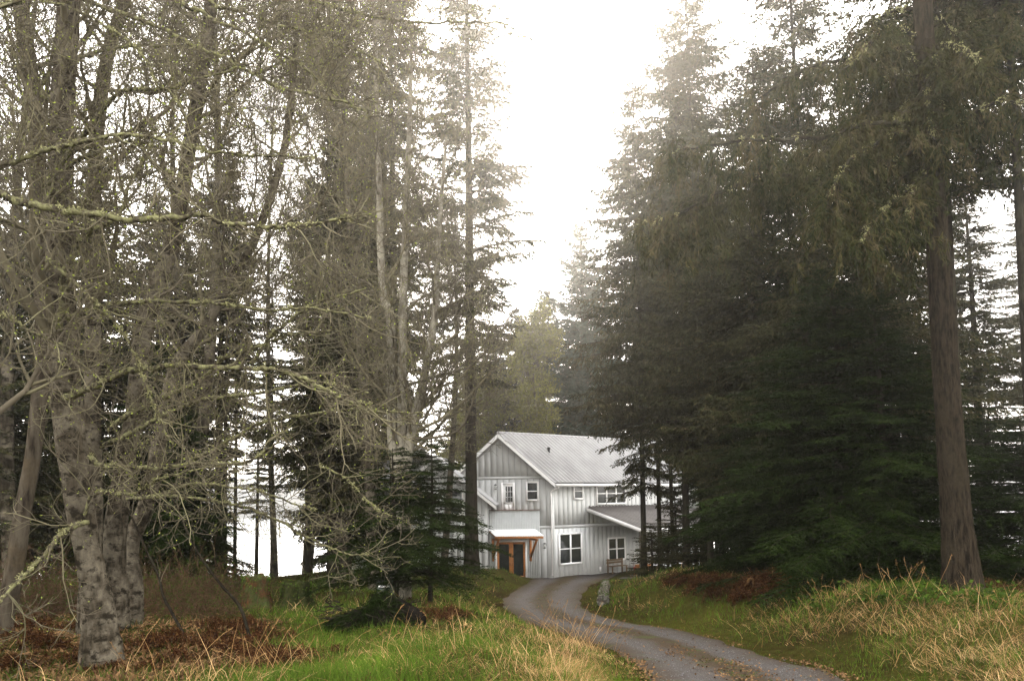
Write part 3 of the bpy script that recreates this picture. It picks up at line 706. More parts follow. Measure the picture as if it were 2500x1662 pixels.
conifer_variant('young_spruce', H=3.2, r0=.04, cb=.06, Lmax=1.3, up=.1, droop=.25, hang=.4, brown=.15, tip=.1, low=.9, ppow=.6, sp=.09, tw=.035, tl=(.07, .15), whorl=.24, sway=.05)
conifer_variant('cool_a', H=18, r0=.22, cb=.10, Lmax=4.0, up=.25, droop=.3, hang=.35, brown=.1, tip=.35, fol='blue_spruce', ppow=.65, whorl=.42, tw=.08)
conifer_variant('fir_a', H=30, r0=.32, cb=.26, Lmax=3.9, up=.3, droop=.35, hang=.45, brown=.3, thin=.8, whorl=.6, ppow=.45, tip=.05, sp=.16, tw=.06, side=.45, bark='fir_bark')
conifer_variant('fir_b', H=27, r0=.27, cb=.24, Lmax=3.8, up=.15, droop=.45, hang=.6, brown=.3, thin=.85, whorl=.5, ppow=.5, tw=.06, bark='fir_bark')
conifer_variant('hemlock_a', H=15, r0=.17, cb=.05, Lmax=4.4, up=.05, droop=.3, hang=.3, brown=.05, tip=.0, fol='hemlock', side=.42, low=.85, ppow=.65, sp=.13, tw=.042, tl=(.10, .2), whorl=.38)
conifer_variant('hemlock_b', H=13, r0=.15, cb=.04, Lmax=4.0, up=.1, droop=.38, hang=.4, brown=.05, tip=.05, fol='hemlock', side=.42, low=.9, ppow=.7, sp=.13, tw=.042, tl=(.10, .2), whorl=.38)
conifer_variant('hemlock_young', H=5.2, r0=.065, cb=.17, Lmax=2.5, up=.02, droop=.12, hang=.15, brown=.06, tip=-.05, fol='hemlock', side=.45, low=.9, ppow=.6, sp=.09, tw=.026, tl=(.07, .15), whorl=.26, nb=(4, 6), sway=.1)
conifer_variant('pole_fir', H=20, r0=.14, cb=.38, Lmax=2.4, up=.05, droop=.4, hang=.4, brown=.35, thin=.8, ppow=.5, whorl=.5, low=.7)
conifer_variant('dense_dark', H=18, r0=.24, cb=.07, Lmax=4.0, droop=.4, hang=.55, brown=.1, up=.1, tip=.2, low=.8, fol='spruce', whorl=.4, tw=.09, ppow=.6)

# name, label, picture column of the foot, distance, apex row (or height), kind, turn, width factor
CON = [
 # right of the drive
 ('spruce', 'tallest hazy spruce right of the open sky, tip touching the top edge', 1722, 33, -15, 'tall_a', .3, 4.6),
 ('spruce', 'cool green spruce with upturned tips behind the house, bordering the sky gap', 1428, 63, 545, 'cool_a', 2.2, 7.0),
 ('spruce', 'pointed spruce rimming the sky gap, its straight trunk before the house roof', 1573, 32, 190, 'tall_b', .8, 3.5),
 ('spruce', 'slender spruce pole just right of the trunk before the roof', 1613, 35, 480, 'pole_fir', 2.8, 1.8),
 ('spruce', 'thinnest pole of a spruce before the carport roof', 1645, 36, 420, 'pole_fir', 4.4, 1.6),
 ('spruce', 'leaning brown spruce trunk in front of the parked white car', 1678, 30, 250, 'airy_b', 3.9, 3.2),
 ('spruce', 'dark spruce trunk by the carport eave, right of the leaning brown one', 1736, 29, 330, 'airy_a', .2, 3.4),
 ('spruce', 'tall spruce left of the big bare trunk, its thin upper stem showing', 1990, 26, -260, 'airy_b', 2.6, 3.6),
 ('spruce', 'spruce with long brown hanging boughs in the middle of the dark right hand wood', 1870, 25, 120, 'spruce_a', 1.1, 4.4),
 ('spruce', 'weeping spruce filling the gap directly left of the big bare trunk', 2130, 22, 190, 'spruce_b', 4.6, 3.9),
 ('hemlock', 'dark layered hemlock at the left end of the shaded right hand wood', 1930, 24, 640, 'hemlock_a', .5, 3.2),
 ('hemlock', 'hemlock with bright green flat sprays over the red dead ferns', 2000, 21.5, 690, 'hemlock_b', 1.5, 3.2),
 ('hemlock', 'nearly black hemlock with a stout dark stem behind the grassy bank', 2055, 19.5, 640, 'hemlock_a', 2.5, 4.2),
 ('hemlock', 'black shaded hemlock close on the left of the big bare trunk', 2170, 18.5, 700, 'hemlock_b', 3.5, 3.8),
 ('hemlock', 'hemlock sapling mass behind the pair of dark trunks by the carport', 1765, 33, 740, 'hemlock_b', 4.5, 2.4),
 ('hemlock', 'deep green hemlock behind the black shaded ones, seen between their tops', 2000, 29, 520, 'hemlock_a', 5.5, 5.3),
 ('spruce', 'dark spruce with a black trunk at the right rim, boughs hanging from above', 2535, 15.5, -900, 'high_c', 1.3, 2.4),
 ('spruce', 'spruce behind the big bare trunk, curtain of boughs at upper right', 2345, 17.5, -420, 'high_c', 2.3, 3.6),
 ('spruce', 'background spruce glimpsed through the bright opening right of the big trunk', 2570, 36, 420, 'fir_b', 2.0, 3.0),
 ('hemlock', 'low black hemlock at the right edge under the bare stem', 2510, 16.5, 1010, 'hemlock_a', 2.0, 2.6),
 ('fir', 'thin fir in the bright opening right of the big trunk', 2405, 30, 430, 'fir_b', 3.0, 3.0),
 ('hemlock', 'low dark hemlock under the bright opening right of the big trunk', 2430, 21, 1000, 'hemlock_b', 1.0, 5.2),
 ('spruce', 'far spruce behind the right hand wood, visible as dark gaps left of the big trunk', 2230, 34, 260, 'spruce_a', 1.0, 4.6),
 # behind the house
 ('fir', 'dark round topped fir behind the ridge of the house roof', 1335, 66, 700, 'dense_dark', .4, 5.5),
 ('fir', 'fir rising behind the right part of the house roof', 1470, 64, 640, 'dense_dark', 1.4, 5.5),
 ('fir', 'small dark fir behind the left gable slope of the house', 1225, 70, 790, 'dense_dark', 2.4, 6.5),
 ('fir', 'fir behind the carport end of the house', 1610, 62, 560, 'dense_dark', 3.4, 5.5),
 ('fir', 'furthest right fir behind the house, above the carport eave', 1760, 58, 520, 'dense_dark', 4.0, 5.9),
 ('fir', 'dark fir behind the gable peak of the house', 1262, 60, 750, 'dense_dark', 5.0, 5.2),
 ('fir', 'dark fir left of the gable peak, behind the slim fir trunk', 1150, 63, 850, 'dense_dark', 5.4, 5.0),
 ('spruce', 'bushy young spruce at the foot of the straight trunk before the house', 1592, 30.5, 1275, 'young_spruce', .4, 1.3),
 ('spruce', 'low young spruce before the carport, left of the leaning brown trunk', 1632, 31, 1275, 'young_spruce', 1.4, 1.4),
 ('spruce', 'taller young spruce between the two thin poles before the carport', 1655, 32.5, 1190, 'young_spruce', 4.4, 1.7),
 ('spruce', 'low young spruce hiding the parked white car', 1700, 30, 1290, 'young_spruce', 3.4, 1.5),
 # left of the drive
 ('fir', 'tall slim fir whose trunk stands against the left corner of the house', 1152, 38, -330, 'fir_a', .7, 3.8),
 ('fir', 'second tall fir, darker, left of the one by the house corner', 965, 43, -250, 'fir_b', 1.7, 4.2),
 ('fir', 'dark fir behind the three stemmed alder', 905, 47, 280, 'dense_dark', 4.7, 4.6),
 ('fir', 'dark spreading fir with a black stem in the grass left of the young hemlocks', 811, 31, 330, 'spruce_c', 3.1, 3.8),
 ('fir', 'dense fir mass left of the house, between the stumps and the sea', 850, 39, 560, 'dense_dark', 5.1, 2.6),
 ('fir', 'dark fir standing at the right rim of the white sea gap', 752, 42, 420, 'fir_b', .1, 2.4),
 ('fir', 'thin pole fir standing in front of the white sea', 663, 43, 620, 'pole_fir', 1.0, 1.6),
 ('fir', 'short thin fir with one low tuft before the white sea', 625, 43, 960, 'pole_fir', 2.0, 2.0),
 ('fir', 'pale slim fir stem at the left rim of the white sea gap', 573, 41, 500, 'pole_fir', 3.0, 1.6),
 ('fir', 'black fir stem beside the white sea, right of its grey twin', 548, 34, 380, 'pole_fir', 4.0, 1.8),
 ('fir', 'greyish fir stem beside the white sea, left of the black one', 532, 35, 300, 'fir_b', 5.0, 3.0),
 ('hemlock', 'green young hemlock behind the leaning bare sticks', 440, 27, 1010, 'hemlock_b', .6, 2.6),
 ('hemlock', 'green hemlock deep in the left wood, right of the thick pale alder', 385, 29, 840, 'hemlock_a', 1.6, 3.5),
 ('fir', 'dark fir deep behind the thick pale alder, left of its trunk', 70, 30, 470, 'dense_dark', 2.6, 4.2),
 ('fir', 'dark fir behind the right side of the thick pale alder', 235, 33, 380, 'dense_dark', 3.6, 4.2),
 ('fir', 'dark fir in the left wood behind the leaning grey alder', 375, 37, 470, 'dense_dark', 4.6, 4.2),
 ('fir', 'dark fir left of the white sea gap, behind the black pole stem', 440, 38, 560, 'dense_dark', 5.6, 2.2),
 ('fir', 'dark fir at the extreme left rim of the photo', -40, 24, 560, 'spruce_c', .9, 4.2),
 ('fir', 'fir crown rising behind the three stemmed alder on its left', 850, 52, 120, 'fir_b', 2.9, 4.6),
]
for name, lab, px, Yd, ap, key, rz, wd in CON:
    x, y, H = place_by(px, Yd, ap)
    plant_conifer(key, name, lab, x, y, rz, H, 'conifers of the wood', 'tree', wd)
for px, Yd, ap, rz, lab in ((967, 22.5, 1090, .3, 'young hemlock with wide flat boughs left of the house, left of two'), (1050, 22.5, 1070, 2.1, 'young hemlock with a thin black stem, its boughs reaching in front of the house wall')):
    x, y, H = place_by(px, Yd, ap); plant_conifer('hemlock_young', 'young_hemlock', lab, x, y, rz, H, 'young hemlocks in the grass', 'tree', 2.5)

# ------------------------------------------------------------------ leafless alders
def alder(name, label, px, Yd, widths, seed, nl=22, Ll=3.2, group='leafless alders', traced=(), bark_='alder_bark', nb=9, n1=7, n2=5, rt=.006, smin=.3, extra_up=None, budn=1, sides=14, root=True, lo_rad=None, limb_r=.35, up=.10):
    rng = np.random.default_rng(seed)
    P = path_world(px, Yd); rad = np.array(widths) / 2 / F * Yd
    b = P[0].copy(); b[2] = gz(b[0], b[1]); t = thing(name, label, 'tree', b, 0, group)
    P = np.vstack([[P[0][0], P[0][1], b[2] - .4], P]) - b; rad = np.concatenate([[rad[0] * 1.25], rad])
    tr, cr, bu = bare_tree(rng, P, rad, nl, Ll, smin, rt, up, nb, n1, n2, budn=budn, sides=sides, limb_r=limb_r)
    put('trunk', tr, M[bark_], t, True)
    li = MB(); lc = MB()
    for pts, Ya, Yb, ra, rb in traced:
        Q = np.array([W(a, c_, Ya + (Yb - Ya) * i / (len(pts) - 1)) for i, (a, c_) in enumerate(pts)]) - b
        n = max(16, len(pts) * 5); Q = smooth_path(Q, n); Q += rng.normal(size=Q.shape) * .008
        r = np.linspace(ra, rb, n); li.tube(Q, r, 7, rng.random() * .5, wob=.12, rng=rng)
        # side twigs
        tw = Q[None]; m = int(np.linalg.norm(np.diff(Q, axis=0), axis=1).sum() * 5)
        p, d, s, ix = spawn(tw, m, rng, .05, 1, (30, 75)); L = rng.uniform(.3, 1.2, m)
        P2 = grow(p, d, L, 7, .16, (0, 0, .03), rng); cr.lines(P2, radii(np.full(m, rb * .55 + .003), .004, 7), 4, rng.random(m) * .6 + .2)
        twigs_on(P2, cr, bu, rng, 5, .4, 4, .2, .0035, 1, budsz=.028)
        # lichen tufts sitting on the limb
        k = int(n * 2.2); i = rng.integers(0, n, k); c0 = Q[i] + unit(rng.normal(size=(k, 3)) + np.array([0, 0, .7])) * r[i][:, None]
        keep = vnoise(i * .35, np.zeros(k), 1.0, seed + int(ra * 1e4)) > .6; c0 = c0[keep]; q = len(c0)
        rep = np.repeat(c0, 9, 0) + rng.normal(size=(q * 9, 3)) * .012
        lc.kites(rep, rng.normal(size=rep.shape) + np.array([0, 0, .3]), rng.uniform(.012, .04, len(rep)), .018, rng, rng.random(len(rep)))
    if traced:
        put('limbs', li, M['alder_dark'], t, True); put('lichen', lc, M['lichen'], t)
    c = put('crown', cr, M['twig'], t)
    if bu.n: put('buds', bu, M['bud'], c)
    return t
def z6(*p): return [(a / 2.613, b / 2.613) for a, b in p]
def z7(*p): return [(a / 2.613, 550 + b / 2.613) for a, b in p]
def z8(*p): return [(800 + a / 2.613, 550 + b / 2.613) for a, b in p]
def z2(*p): return [(a / 2.79, 1100 + b / 2.79) for a, b in p]
def z3(*p): return [(600 + a / 2.79, 1100 + b / 2.79) for a, b in p]
def z5(*p): return [(800 + a / 2.614, b / 2.614) for a, b in p]
TR_A = [
 ([(160, -140)] + z6((400, -90), (540, 0), (760, 80), (950, 150), (1130, 230), (1300, 320), (1450, 380), (1560, 440), (1660, 490), (1780, 560), (1920, 580), (2060, 630), (2200, 650), (2350, 730)), 10.5, 8.6, .032, .012),
 ([(165, -60)] + z6((280, 0), (400, 30), (520, 80), (640, 150), (760, 220), (840, 280), (900, 350), (960, 440), (1000, 540), (1090, 590), (1150, 680)), 10.3, 9.0, .018, .007),
 ([(168, -420), (330, -180)] + z6((1140, 0), (1260, 60), (1360, 130), (1450, 160), (1580, 220), (1680, 280), (1800, 350), (1900, 400), (2000, 480), (2100, 570), (2200, 650), (2350, 760)), 10.5, 9.2, .03, .009),
 ([(168, -520), (380, -200)] + z6((1340, 0), (1450, 50), (1600, 90), (1700, 130), (1780, 170), (1920, 190), (2050, 230), (2150, 290), (2300, 330), (2450, 420)), 10.5, 9.6, .03, .008),
 ([(170, -600), (450, -200)] + z6((1900, -30), (2000, 0), (2120, 40), (2250, 80)) + z5((120, 70), (280, 110), (430, 130), (680, 150), (870, 145), (1070, 150), (1170, 160)), 10.5, 9.4, .032, .007),
 (z6((400, 640), (250, 600), (260, 540), (280, 510), (350, 450), (480, 380), (560, 350), (680, 320), (800, 300), (1000, 290), (1150, 290), (1300, 330), (1450, 350)), 10.4, 11.6, .045, .012),
 (z6((410, 1260), (300, 1190), (360, 1090), (440, 980), (560, 820), (640, 720), (700, 650), (760, 590), (830, 570), (920, 570), (1060, 570), (1150, 550), (1250, 510), (1400, 470), (1560, 420)), 10.3, 9.2, .04, .012),
 (z6((430, 1080), (480, 1030), (600, 980), (740, 930), (850, 900), (920, 960), (1000, 1060), (1130, 1120), (1280, 1140)), 10.3, 9.4, .03, .008),
 (z7((380, 640), (370, 610), (390, 550), (400, 450), (400, 350), (430, 270), (470, 200), (500, 120), (570, 40), (600, -10)) + z6((600, 1460), (680, 1430), (740, 1390), (790, 1320), (810, 1230), (830, 1150), (880, 1080), (920, 1010), (960, 930)), 10.3, 9.3, .05, .015),
 (z7((430, 590), (450, 580), (640, 530), (750, 500), (860, 490), (1000, 480), (1200, 490), (1400, 500), (1600, 530), (1800, 540), (2000, 530), (2350, 590)), 10.3, 9.2, .035, .01),
 (z7((330, 1115), (450, 1090), (560, 1050), (640, 1010), (740, 960), (860, 920), (1000, 910), (1100, 890), (1300, 905), (1600, 910), (1750, 920), (1850, 950), (1980, 990), (2100, 1060), (2200, 1110), (2350, 1150)), 10.4, 8.8, .05, .014),
 (z7((300, 215), (400, 300), (480, 370), (560, 440), (620, 510), (680, 560), (760, 660), (820, 750), (870, 850), (910, 950), (950, 1050), (1000, 1200), (1100, 1400)), 9.6, 9.2, .022, .009),
 (z2((620, 40), (700, 110), (760, 100), (900, 110), (1080, 120), (1250, 90), (1400, 90), (1500, 90), (1620, 90), (1720, 60), (1800, 10), (1900, -60)), 10.4, 9.0, .034, .012),
 (z2((600, 480), (450, 540), (400, 580), (300, 710), (200, 810), (80, 940), (0, 1010), (-100, 1060)), 10.0, 8.8, .035, .014),
 (z2((560, 480), (640, 300), (800, 290), (910, 290), (1000, 240), (1100, 190), (1250, 150), (1400, 110)), 10.4, 9.4, .024, .01),
]
alder('alder', 'thickest pale alder at the left, dark blotched trunk and long mossy limbs', [(247, 1590), (243, 1540), (237, 1458), (215, 1351), (190, 1200), (175, 1100), (160, 950), (152, 820), (147, 550), (151, 268), (169, 0), (172, -300), (175, -700)], 10.5, [98, 84, 70, 60, 65, 68, 70, 68, 62, 55, 50, 42, 28], 11, nl=20, Ll=3.2, nb=6, n1=5, n2=4, traced=TR_A, smin=.58, sides=18, rt=.0045)
TR_B = [
 ([(60, 420)] + z6((0, 1060), (130, 1020), (270, 970), (400, 940), (520, 910), (640, 880), (750, 860), (900, 870), (1100, 900), (1300, 960), (1500, 980), (1750, 1000), (2000, 1000)), 8.6, 8.0, .024, .008),
]
alder('alder', 'leaning alder with orange stained foot at the far left rim', [(5, 1500), (27, 1440), (57, 1243), (82, 1100), (98, 950), (108, 850), (104, 760), (98, 520), (90, 344), (80, 230), (63, 115), (52, 0), (45, -300), (40, -650)], 12, [52, 44, 38, 36, 36, 36, 36, 38, 38, 38, 37, 36, 30, 20], 12, nl=16, Ll=3.0, nb=6, n1=5, n2=4, bark_='red_bark', smin=.5, rt=.0045)
TR_Z = [
 ([(-330, 420), (-120, 470)] + z6((0, 1240), (60, 1270), (180, 1300), (300, 1320), (430, 1350), (560, 1360), (700, 1390), (880, 1400), (1000, 1390), (1150, 1385), (1280, 1370), (1380, 1400), (1450, 1430), (1560, 1430), (1700, 1450), (1850, 1450), (2000, 1430), (2150, 1400), (2350, 1390)), 8.0, 7.6, .045, .012),
 ([(-330, 500), (-100, 440)] + z6((0, 1060), (130, 1020), (270, 970), (400, 940), (520, 910), (640, 880), (750, 860), (900, 870), (1100, 900), (1300, 960), (1500, 980), (1750, 1000), (2000, 1000)), 8.0, 7.8, .03, .008),
 ([(-330, 200), (-150, 60)] + z6((0, 40), (90, 20), (200, -40), (330, -100)), 8.0, 7.8, .035, .02),
 ([(-330, 380), (-100, 240)] + z6((0, 50), (50, 200), (100, 380), (140, 620), (190, 850)), 8.2, 8.6, .015, .006),
 ([(-330, 880), (-100, 800)] + z7((0, 580), (80, 600), (170, 660), (260, 700), (330, 730), (450, 790)), 8.0, 8.4, .025, .01),
]
alder('alder', 'alder just outside the left edge, only its long lichen covered limbs in view', [(-330, 1650), (-340, 1200), (-335, 700), (-325, 200), (-300, -500)], 8.0, [110, 90, 80, 65, 40], 13, nl=8, Ll=3.2, nb=6, traced=TR_Z, smin=.25, rt=.0045, n1=6, n2=4)
alder('alder', 'grey alder stem rising close behind the thick pale one, leaning right at its top', [(215, 1480), (228, 1300), (226, 1000), (226, 700), (230, 450), (245, 245), (268, 115), (302, 0), (345, -250), (380, -550)], 13.5, [48, 42, 38, 36, 34, 32, 30, 28, 24, 16], 14, nl=18, Ll=3.2, nb=7, n1=5, n2=4, smin=.45, rt=.005)
TR_C = [
 (z7((690, 1310), (800, 1220), (920, 1160), (1020, 1110), (1150, 1050), (1300, 970), (1400, 870), (1450, 840), (1600, 790), (1750, 730), (1870, 700), (2000, 690), (2150, 660)), 13.6, 12.0, .05, .014),
 (z7((600, 1430), (760, 1360), (880, 1300), (1000, 1230), (1150, 1170), (1300, 1110), (1450, 1090), (1600, 1080), (1800, 1040), (1980, 1000), (2150, 1020), (2350, 1070)), 13.8, 11.6, .05, .014),
 (z7((1620, 880), (1700, 740), (1800, 650), (1900, 570), (1990, 510), (2100, 470), (2350, 400)), 12.5, 11.6, .03, .012),
 (z7((1240, 1490), (1380, 1420), (1500, 1350), (1650, 1270), (1800, 1230), (2000, 1200), (2350, 1160)) + z8((200, 1180), (400, 1190), (600, 1200)), 13.5, 12.5, .035, .012),
 (z2((900, 330), (1080, 300), (1280, 230), (1450, 230), (1600, 250), (1750, 270), (1900, 320), (2000, 360), (2150, 400)), 13.6, 12.2, .03, .01),
 (z2((860, 330), (1100, 310), (1300, 320), (1500, 350), (1650, 380), (1800, 440), (1950, 500), (2050, 570), (2230, 650)) + z3((600, 670), (740, 710), (860, 700)), 13.4, 12.0, .032, .01),
 (z3((500, 100), (640, 160), (720, 220), (780, 290), (870, 380), (920, 420), (1000, 440)), 13, 12.6, .02, .008),
]
alder('alder', 'dark blotched alder leaning right behind the thickest one, limbs sweeping towards the house', [(282, 1445), (276, 1350), (300, 1150), (330, 1000), (348, 818), (372, 730), (430, 560), (459, 383), (490, 191), (517, 0), (545, -300), (560, -600)], 14, [62, 56, 44, 42, 44, 42, 38, 34, 33, 30, 24, 16], 15, nl=17, Ll=3.4, nb=7, n1=5, n2=4, traced=TR_C, smin=.5, bark_='alder_bark', rt=.005)
alder('alder', 'slimmer alder leaning strongly right, patterned white and brown at its foot', [(325, 1430), (318, 1333), (362, 1218), (383, 1105), (413, 952), (440, 875), (509, 787), (560, 690), (620, 590), (690, 380), (720, 150), (735, -100)], 16, [46, 40, 38, 34, 32, 28, 24, 22, 20, 18, 15, 10], 16, nl=20, Ll=3.0, nb=7, n1=5, n2=4, smin=.5, rt=.005)
# the three stemmed alder beside the drive
rngF = np.random.default_rng(77)
fb = W(984, 1452, 25); fb[2] = gz(fb[0], 25)
tf = thing('alder', 'three stemmed pale alder before the left wing of the house', 'tree', fb, 0, 'leafless alders')
for j, (pp, ww) in enumerate(((((984, 1465), (983, 1300), (975, 1150), (957, 1067), (953, 780), (934, 700), (922, 330), (915, 60), (905, -200)), (44, 40, 38, 24, 22, 20, 15, 11, 6)), (((981, 1190), (980, 1100), (984, 740), (990, 550), (1000, 300), (1006, 60)), (26, 26, 20, 18, 12, 6)), (((985, 1180), (1007, 1047), (1033, 930), (1060, 780), (1072, 560), (1090, 330)), (26, 26, 22, 17, 12, 6)))):
    P = path_world(pp, 25) - fb; rad = np.array(ww) / 2 / F * 25
    if j == 0: P[0][2] = -.4
    tr, cr, bu = bare_tree(rngF, P, rad, 36 if j == 0 else 24, 4.0, .26 if j == 0 else .1, .0062, .10, 8, 5, 4, budn=1, budsz=.045)
    put('stem', tr, M['pale_bark'], tf, True); c = put('crown', cr, M['twig'], tf); put('buds', bu, M['bud'], c)
# alders further back: three grown trees, copied with turns and sizes
BV = []
for sd in (31, 32, 33):
    rng = np.random.default_rng(sd); H = 18
    zz = np.linspace(-.4, H, 9); tk = np.stack([.5 * np.sin(zz / 6 + sd), .4 * np.cos(zz / 5 + sd) - .4 * math.cos(sd), zz], 1)
    tr, cr, bu = bare_tree(rng, tk, np.linspace(.19, .02, 9), 36, 4.2, .3, .0065, .10, 8, 5, 4, budn=1, budsz=.035, rise=(40, 75))
    BV.append((tr.mesh('trunk', M['alder_bark'], True), cr.mesh('crown', M['twig']), bu.mesh('buds', M['bud'])))
for i, (px, Yd, ap, k, lab) in enumerate([
 (870, 29, -60, 2, 'bare alder left of the three stemmed one, twigs full of small buds'),
 (440, 31, -300, 1, 'bare alder in the left wood behind the leaning ones, twigs against the sky'),
 (775, 45, 90, 2, 'bare alder before the dense firs near the sea'),
 (470, 36, -60, 0, 'thin bare alder deep in the wood beside the black pole fir'),
 (668, 40, 40, 2, 'slender bare alder before the white sea gap'),
 (800, 36, -190, 1, 'bare alder whose twigs haze the top left of the tall firs'),
 (1080, 33, 480, 1, 'low bare alder beside the slim fir at the house corner'),
 (18, 23, -300, 0, 'bare alder deep behind the left rim of the photo')]):
    x, y, H = place_by(px, Yd, ap); s = H / 18
    t = thing('alder', lab, 'tree', (x, y, gz(x, y)), i * 1.3, 'leafless alders', s); tm, cm, bm = BV[k]
    if px == 668: t.scale = (s * .55, s * .55, s)
    put('trunk', tm, None, t); c = put('crown', cm, None, t); put('buds', bm, None, c)
# yellow-green budding shrub tree left of the house roof
rng = np.random.default_rng(91)
for px, Yd, ap, lab in ((1320, 56, 830, 'yellow green budding tree above the house ridge'), (1190, 58, 960, 'yellow green budding tree behind the left gable slope')):
    x, y, H = place_by(px, Yd, ap); b = np.array([x, y, gz(x, y)])
    zz = np.linspace(-.3, H, 8); tk = np.stack([.3 * np.sin(zz / 3), .2 * np.cos(zz / 3), zz], 1)
    tr, cr, bu = bare_tree(rng, tk, np.linspace(.16, .02, 8), 40, 4.2, .25, .008, .08, 8, 7, 5, budn=5, budsz=.15)
    t = thing('budding_tree', lab, 'tree', b, 0, 'budding trees behind the house'); put('trunk', tr, M['alder_bark'], t, True); c = put('crown', cr, M['twig'], t); put('leaves', bu, M['yellow'], c)

# ------------------------------------------------------------------ the big bare trunk at the right
rng = np.random.default_rng(5); Yd = 14.0
mp = [(2362, 1470), (2352, 1440), (2338, 1300), (2330, 1200), (2312, 950), (2296, 700), (2283, 500), (2268, 280), (2252, 0), (2238, -400), (2225, -900)]
P = path_world(mp, Yd); rad = np.array([110, 95, 72, 66, 59, 54, 51, 48, 44, 36, 22]) / 2 / F * Yd
b = P[1].copy(); b[2] = gz(b[0], b[1]); P[0][2] = b[2] - .4
tb = thing('spruce', 'big straight bare spruce trunk on the right bank, boughs only high up', 'tree', b, 0, 'conifers of the wood')
mt = MB(); n = 60; TP = smooth_path(P - b, n); rr = np.interp(np.linspace(0, 1, n), np.linspace(0, 1, len(rad)), rad); mt.tube(TP, rr, 26, wob=.025, rng=rng)
put('trunk', mt, M['fir_bark'], tb, True)
lim = MB(); cr = MB(); lc = MB()
def zR(*p): return [(1800 + a / 2.613, c / 2.613) for a, c in p]
RB = [
 (zR((1150, 320), (1090, 310), (1000, 320), (900, 340), (800, 360), (700, 380), (560, 400), (450, 440), (330, 510), (200, 590), (100, 670)), 14, 15.2, .06, .012),
 (zR((1160, 690), (1100, 700), (1050, 740), (1000, 795), (900, 785), (830, 790), (740, 810), (600, 870), (430, 885), (200, 890), (0, 905), (-250, 940), (-420, 970)), 14, 12.4, .075, .012),
 (zR((1160, 600), (1100, 650), (1050, 710), (1010, 780)), 14, 14, .035, .03),
 (zR((1150, 480), (1060, 490), (940, 500), (850, 520)), 14, 15.5, .025, .012),
 (zR((1160, 420), (1110, 370), (1090, 320)), 14, 14.1, .045, .04),
 (zR((1270, 300), (1380, 290), (1480, 340), (1560, 440)), 14, 13, .04, .012),
 (zR((1180, 900), (1050, 1000), (900, 1080), (700, 1130), (480, 1140), (200, 1120), (-50, 1200), (-260, 1300), (-420, 1390), (-620, 1430)), 14, 12.6, .05, .01),
 (zR((1200, 1000), (1290, 900), (1420, 800), (1550, 700), (1700, 640), (1850, 680)), 14, 12.2, .045, .012),
 (zR((1210, 1100), (1100, 1200), (980, 1290), (860, 1400), (780, 1550)), 14, 12, .035, .01),
 (zR((1220, 1080), (1150, 1150), (1100, 1280), (1060, 1450)), 14, 12.6, .03, .01),
 (zR((1285, 300), (1250, 400), (1225, 520), (1215, 650), (1235, 780), (1260, 900)), 13.9, 13.2, .03, .012),
 (zR((1290, 360), (1290, 480), (1300, 620), (1310, 760), (1290, 900)), 13.8, 13.4, .03, .012),
 (zR((1150, 60), (1050, 60), (950, 90), (850, 160), (780, 230)), 14, 15, .035, .01),
 (zR((1260, 60), (1330, 160), (1400, 240), (1480, 400)), 14, 15, .03, .01),
 (zR((1160, 250), (1040, 180), (920, 200), (800, 330), (640, 470)), 14, 12.6, .04, .01),
 (zR((1170, 800), (1000, 860), (800, 960), (640, 1130), (560, 1350)), 14, 12.2, .04, .01),
]
bp = []; bdv = []; bl = []; btn = []
for pts, Ya, Yb, ra, rb in RB:
    Q = smooth_path(np.array([W(a, c_, Ya + (Yb - Ya) * (i / (len(pts) - 1))) for i, (a, c_) in enumerate(pts)]) - b, 40); Q += rng.normal(size=Q.shape) * .012
    lim.tube(Q, np.linspace(ra, rb, 40), 8, wob=.1, rng=rng)
    Ltot = np.linalg.norm(np.diff(Q, axis=0), axis=1).sum(); m = int(Ltot * 16)
    p, d, s, ix = spawn(Q[None], m, rng, .08 if abs(pts[0][0] - pts[-1][0]) < 45 else .3, 1, (40, 85), .5); d[:, 2] -= .25
    bp.append(p); bdv.append(unit(d)); bl.append(rng.uniform(.35, 1.25, m)); btn.append(rng.random(m))
    k = 90; i = rng.integers(4, 40, k); rq = np.linspace(ra, rb, 40)[i]; c0 = Q[i] + unit(rng.normal(size=(k, 3)) + np.array([0, 0, .5])) * rq[:, None]; c0 = c0[vnoise(i * .5, i * 0, 1.0, int(ra * 1e4)) > .5]
    rep = np.repeat(c0, 8, 0) + rng.normal(size=(len(c0) * 8, 3)) * .02; lc.kites(rep, rng.normal(size=rep.shape) - np.array([0, 0, .4]), rng.uniform(.02, .06, len(rep)), .025, rng, rng.random(len(rep)))
p = np.concatenate(bp); d = np.concatenate(bdv); l = np.concatenate(bl); tt = np.concatenate(btn)
K = 6; HP = grow(p, d, l, K, .06, (0, 0, -.32), rng); lim.lines(HP, radii(np.full(len(p), .008), .003, K), 3, 0)
p2, d2, s2, ix2 = spawn(HP, 9, rng, .1, 1, (25, 70)); H2 = grow(p2, d2, rng.uniform(.12, .4, len(p2)), 4, .06, (0, 0, -.3), rng); cr.lines(H2, radii(np.full(len(p2), .005), .003, 4), 3, np.clip(tt[ix2] * .5 + .4, 0, 1))
p3, d3, s3, ix3 = spawn(H2, 7, rng, .05, 1, (15, 60)); d3[:, 2] -= .35
cr.kites(p3, d3, rng.uniform(.06, .15, len(p3)), .024, rng, np.clip(tt[ix2][ix3] * .75 + rng.normal(size=len(p3)) * .14, 0, 1))
put('limbs', lim, M['dark_bark'], tb, True); put('crown', cr, M['spruce'], tb); put('lichen', lc, M['lichen'], tb)
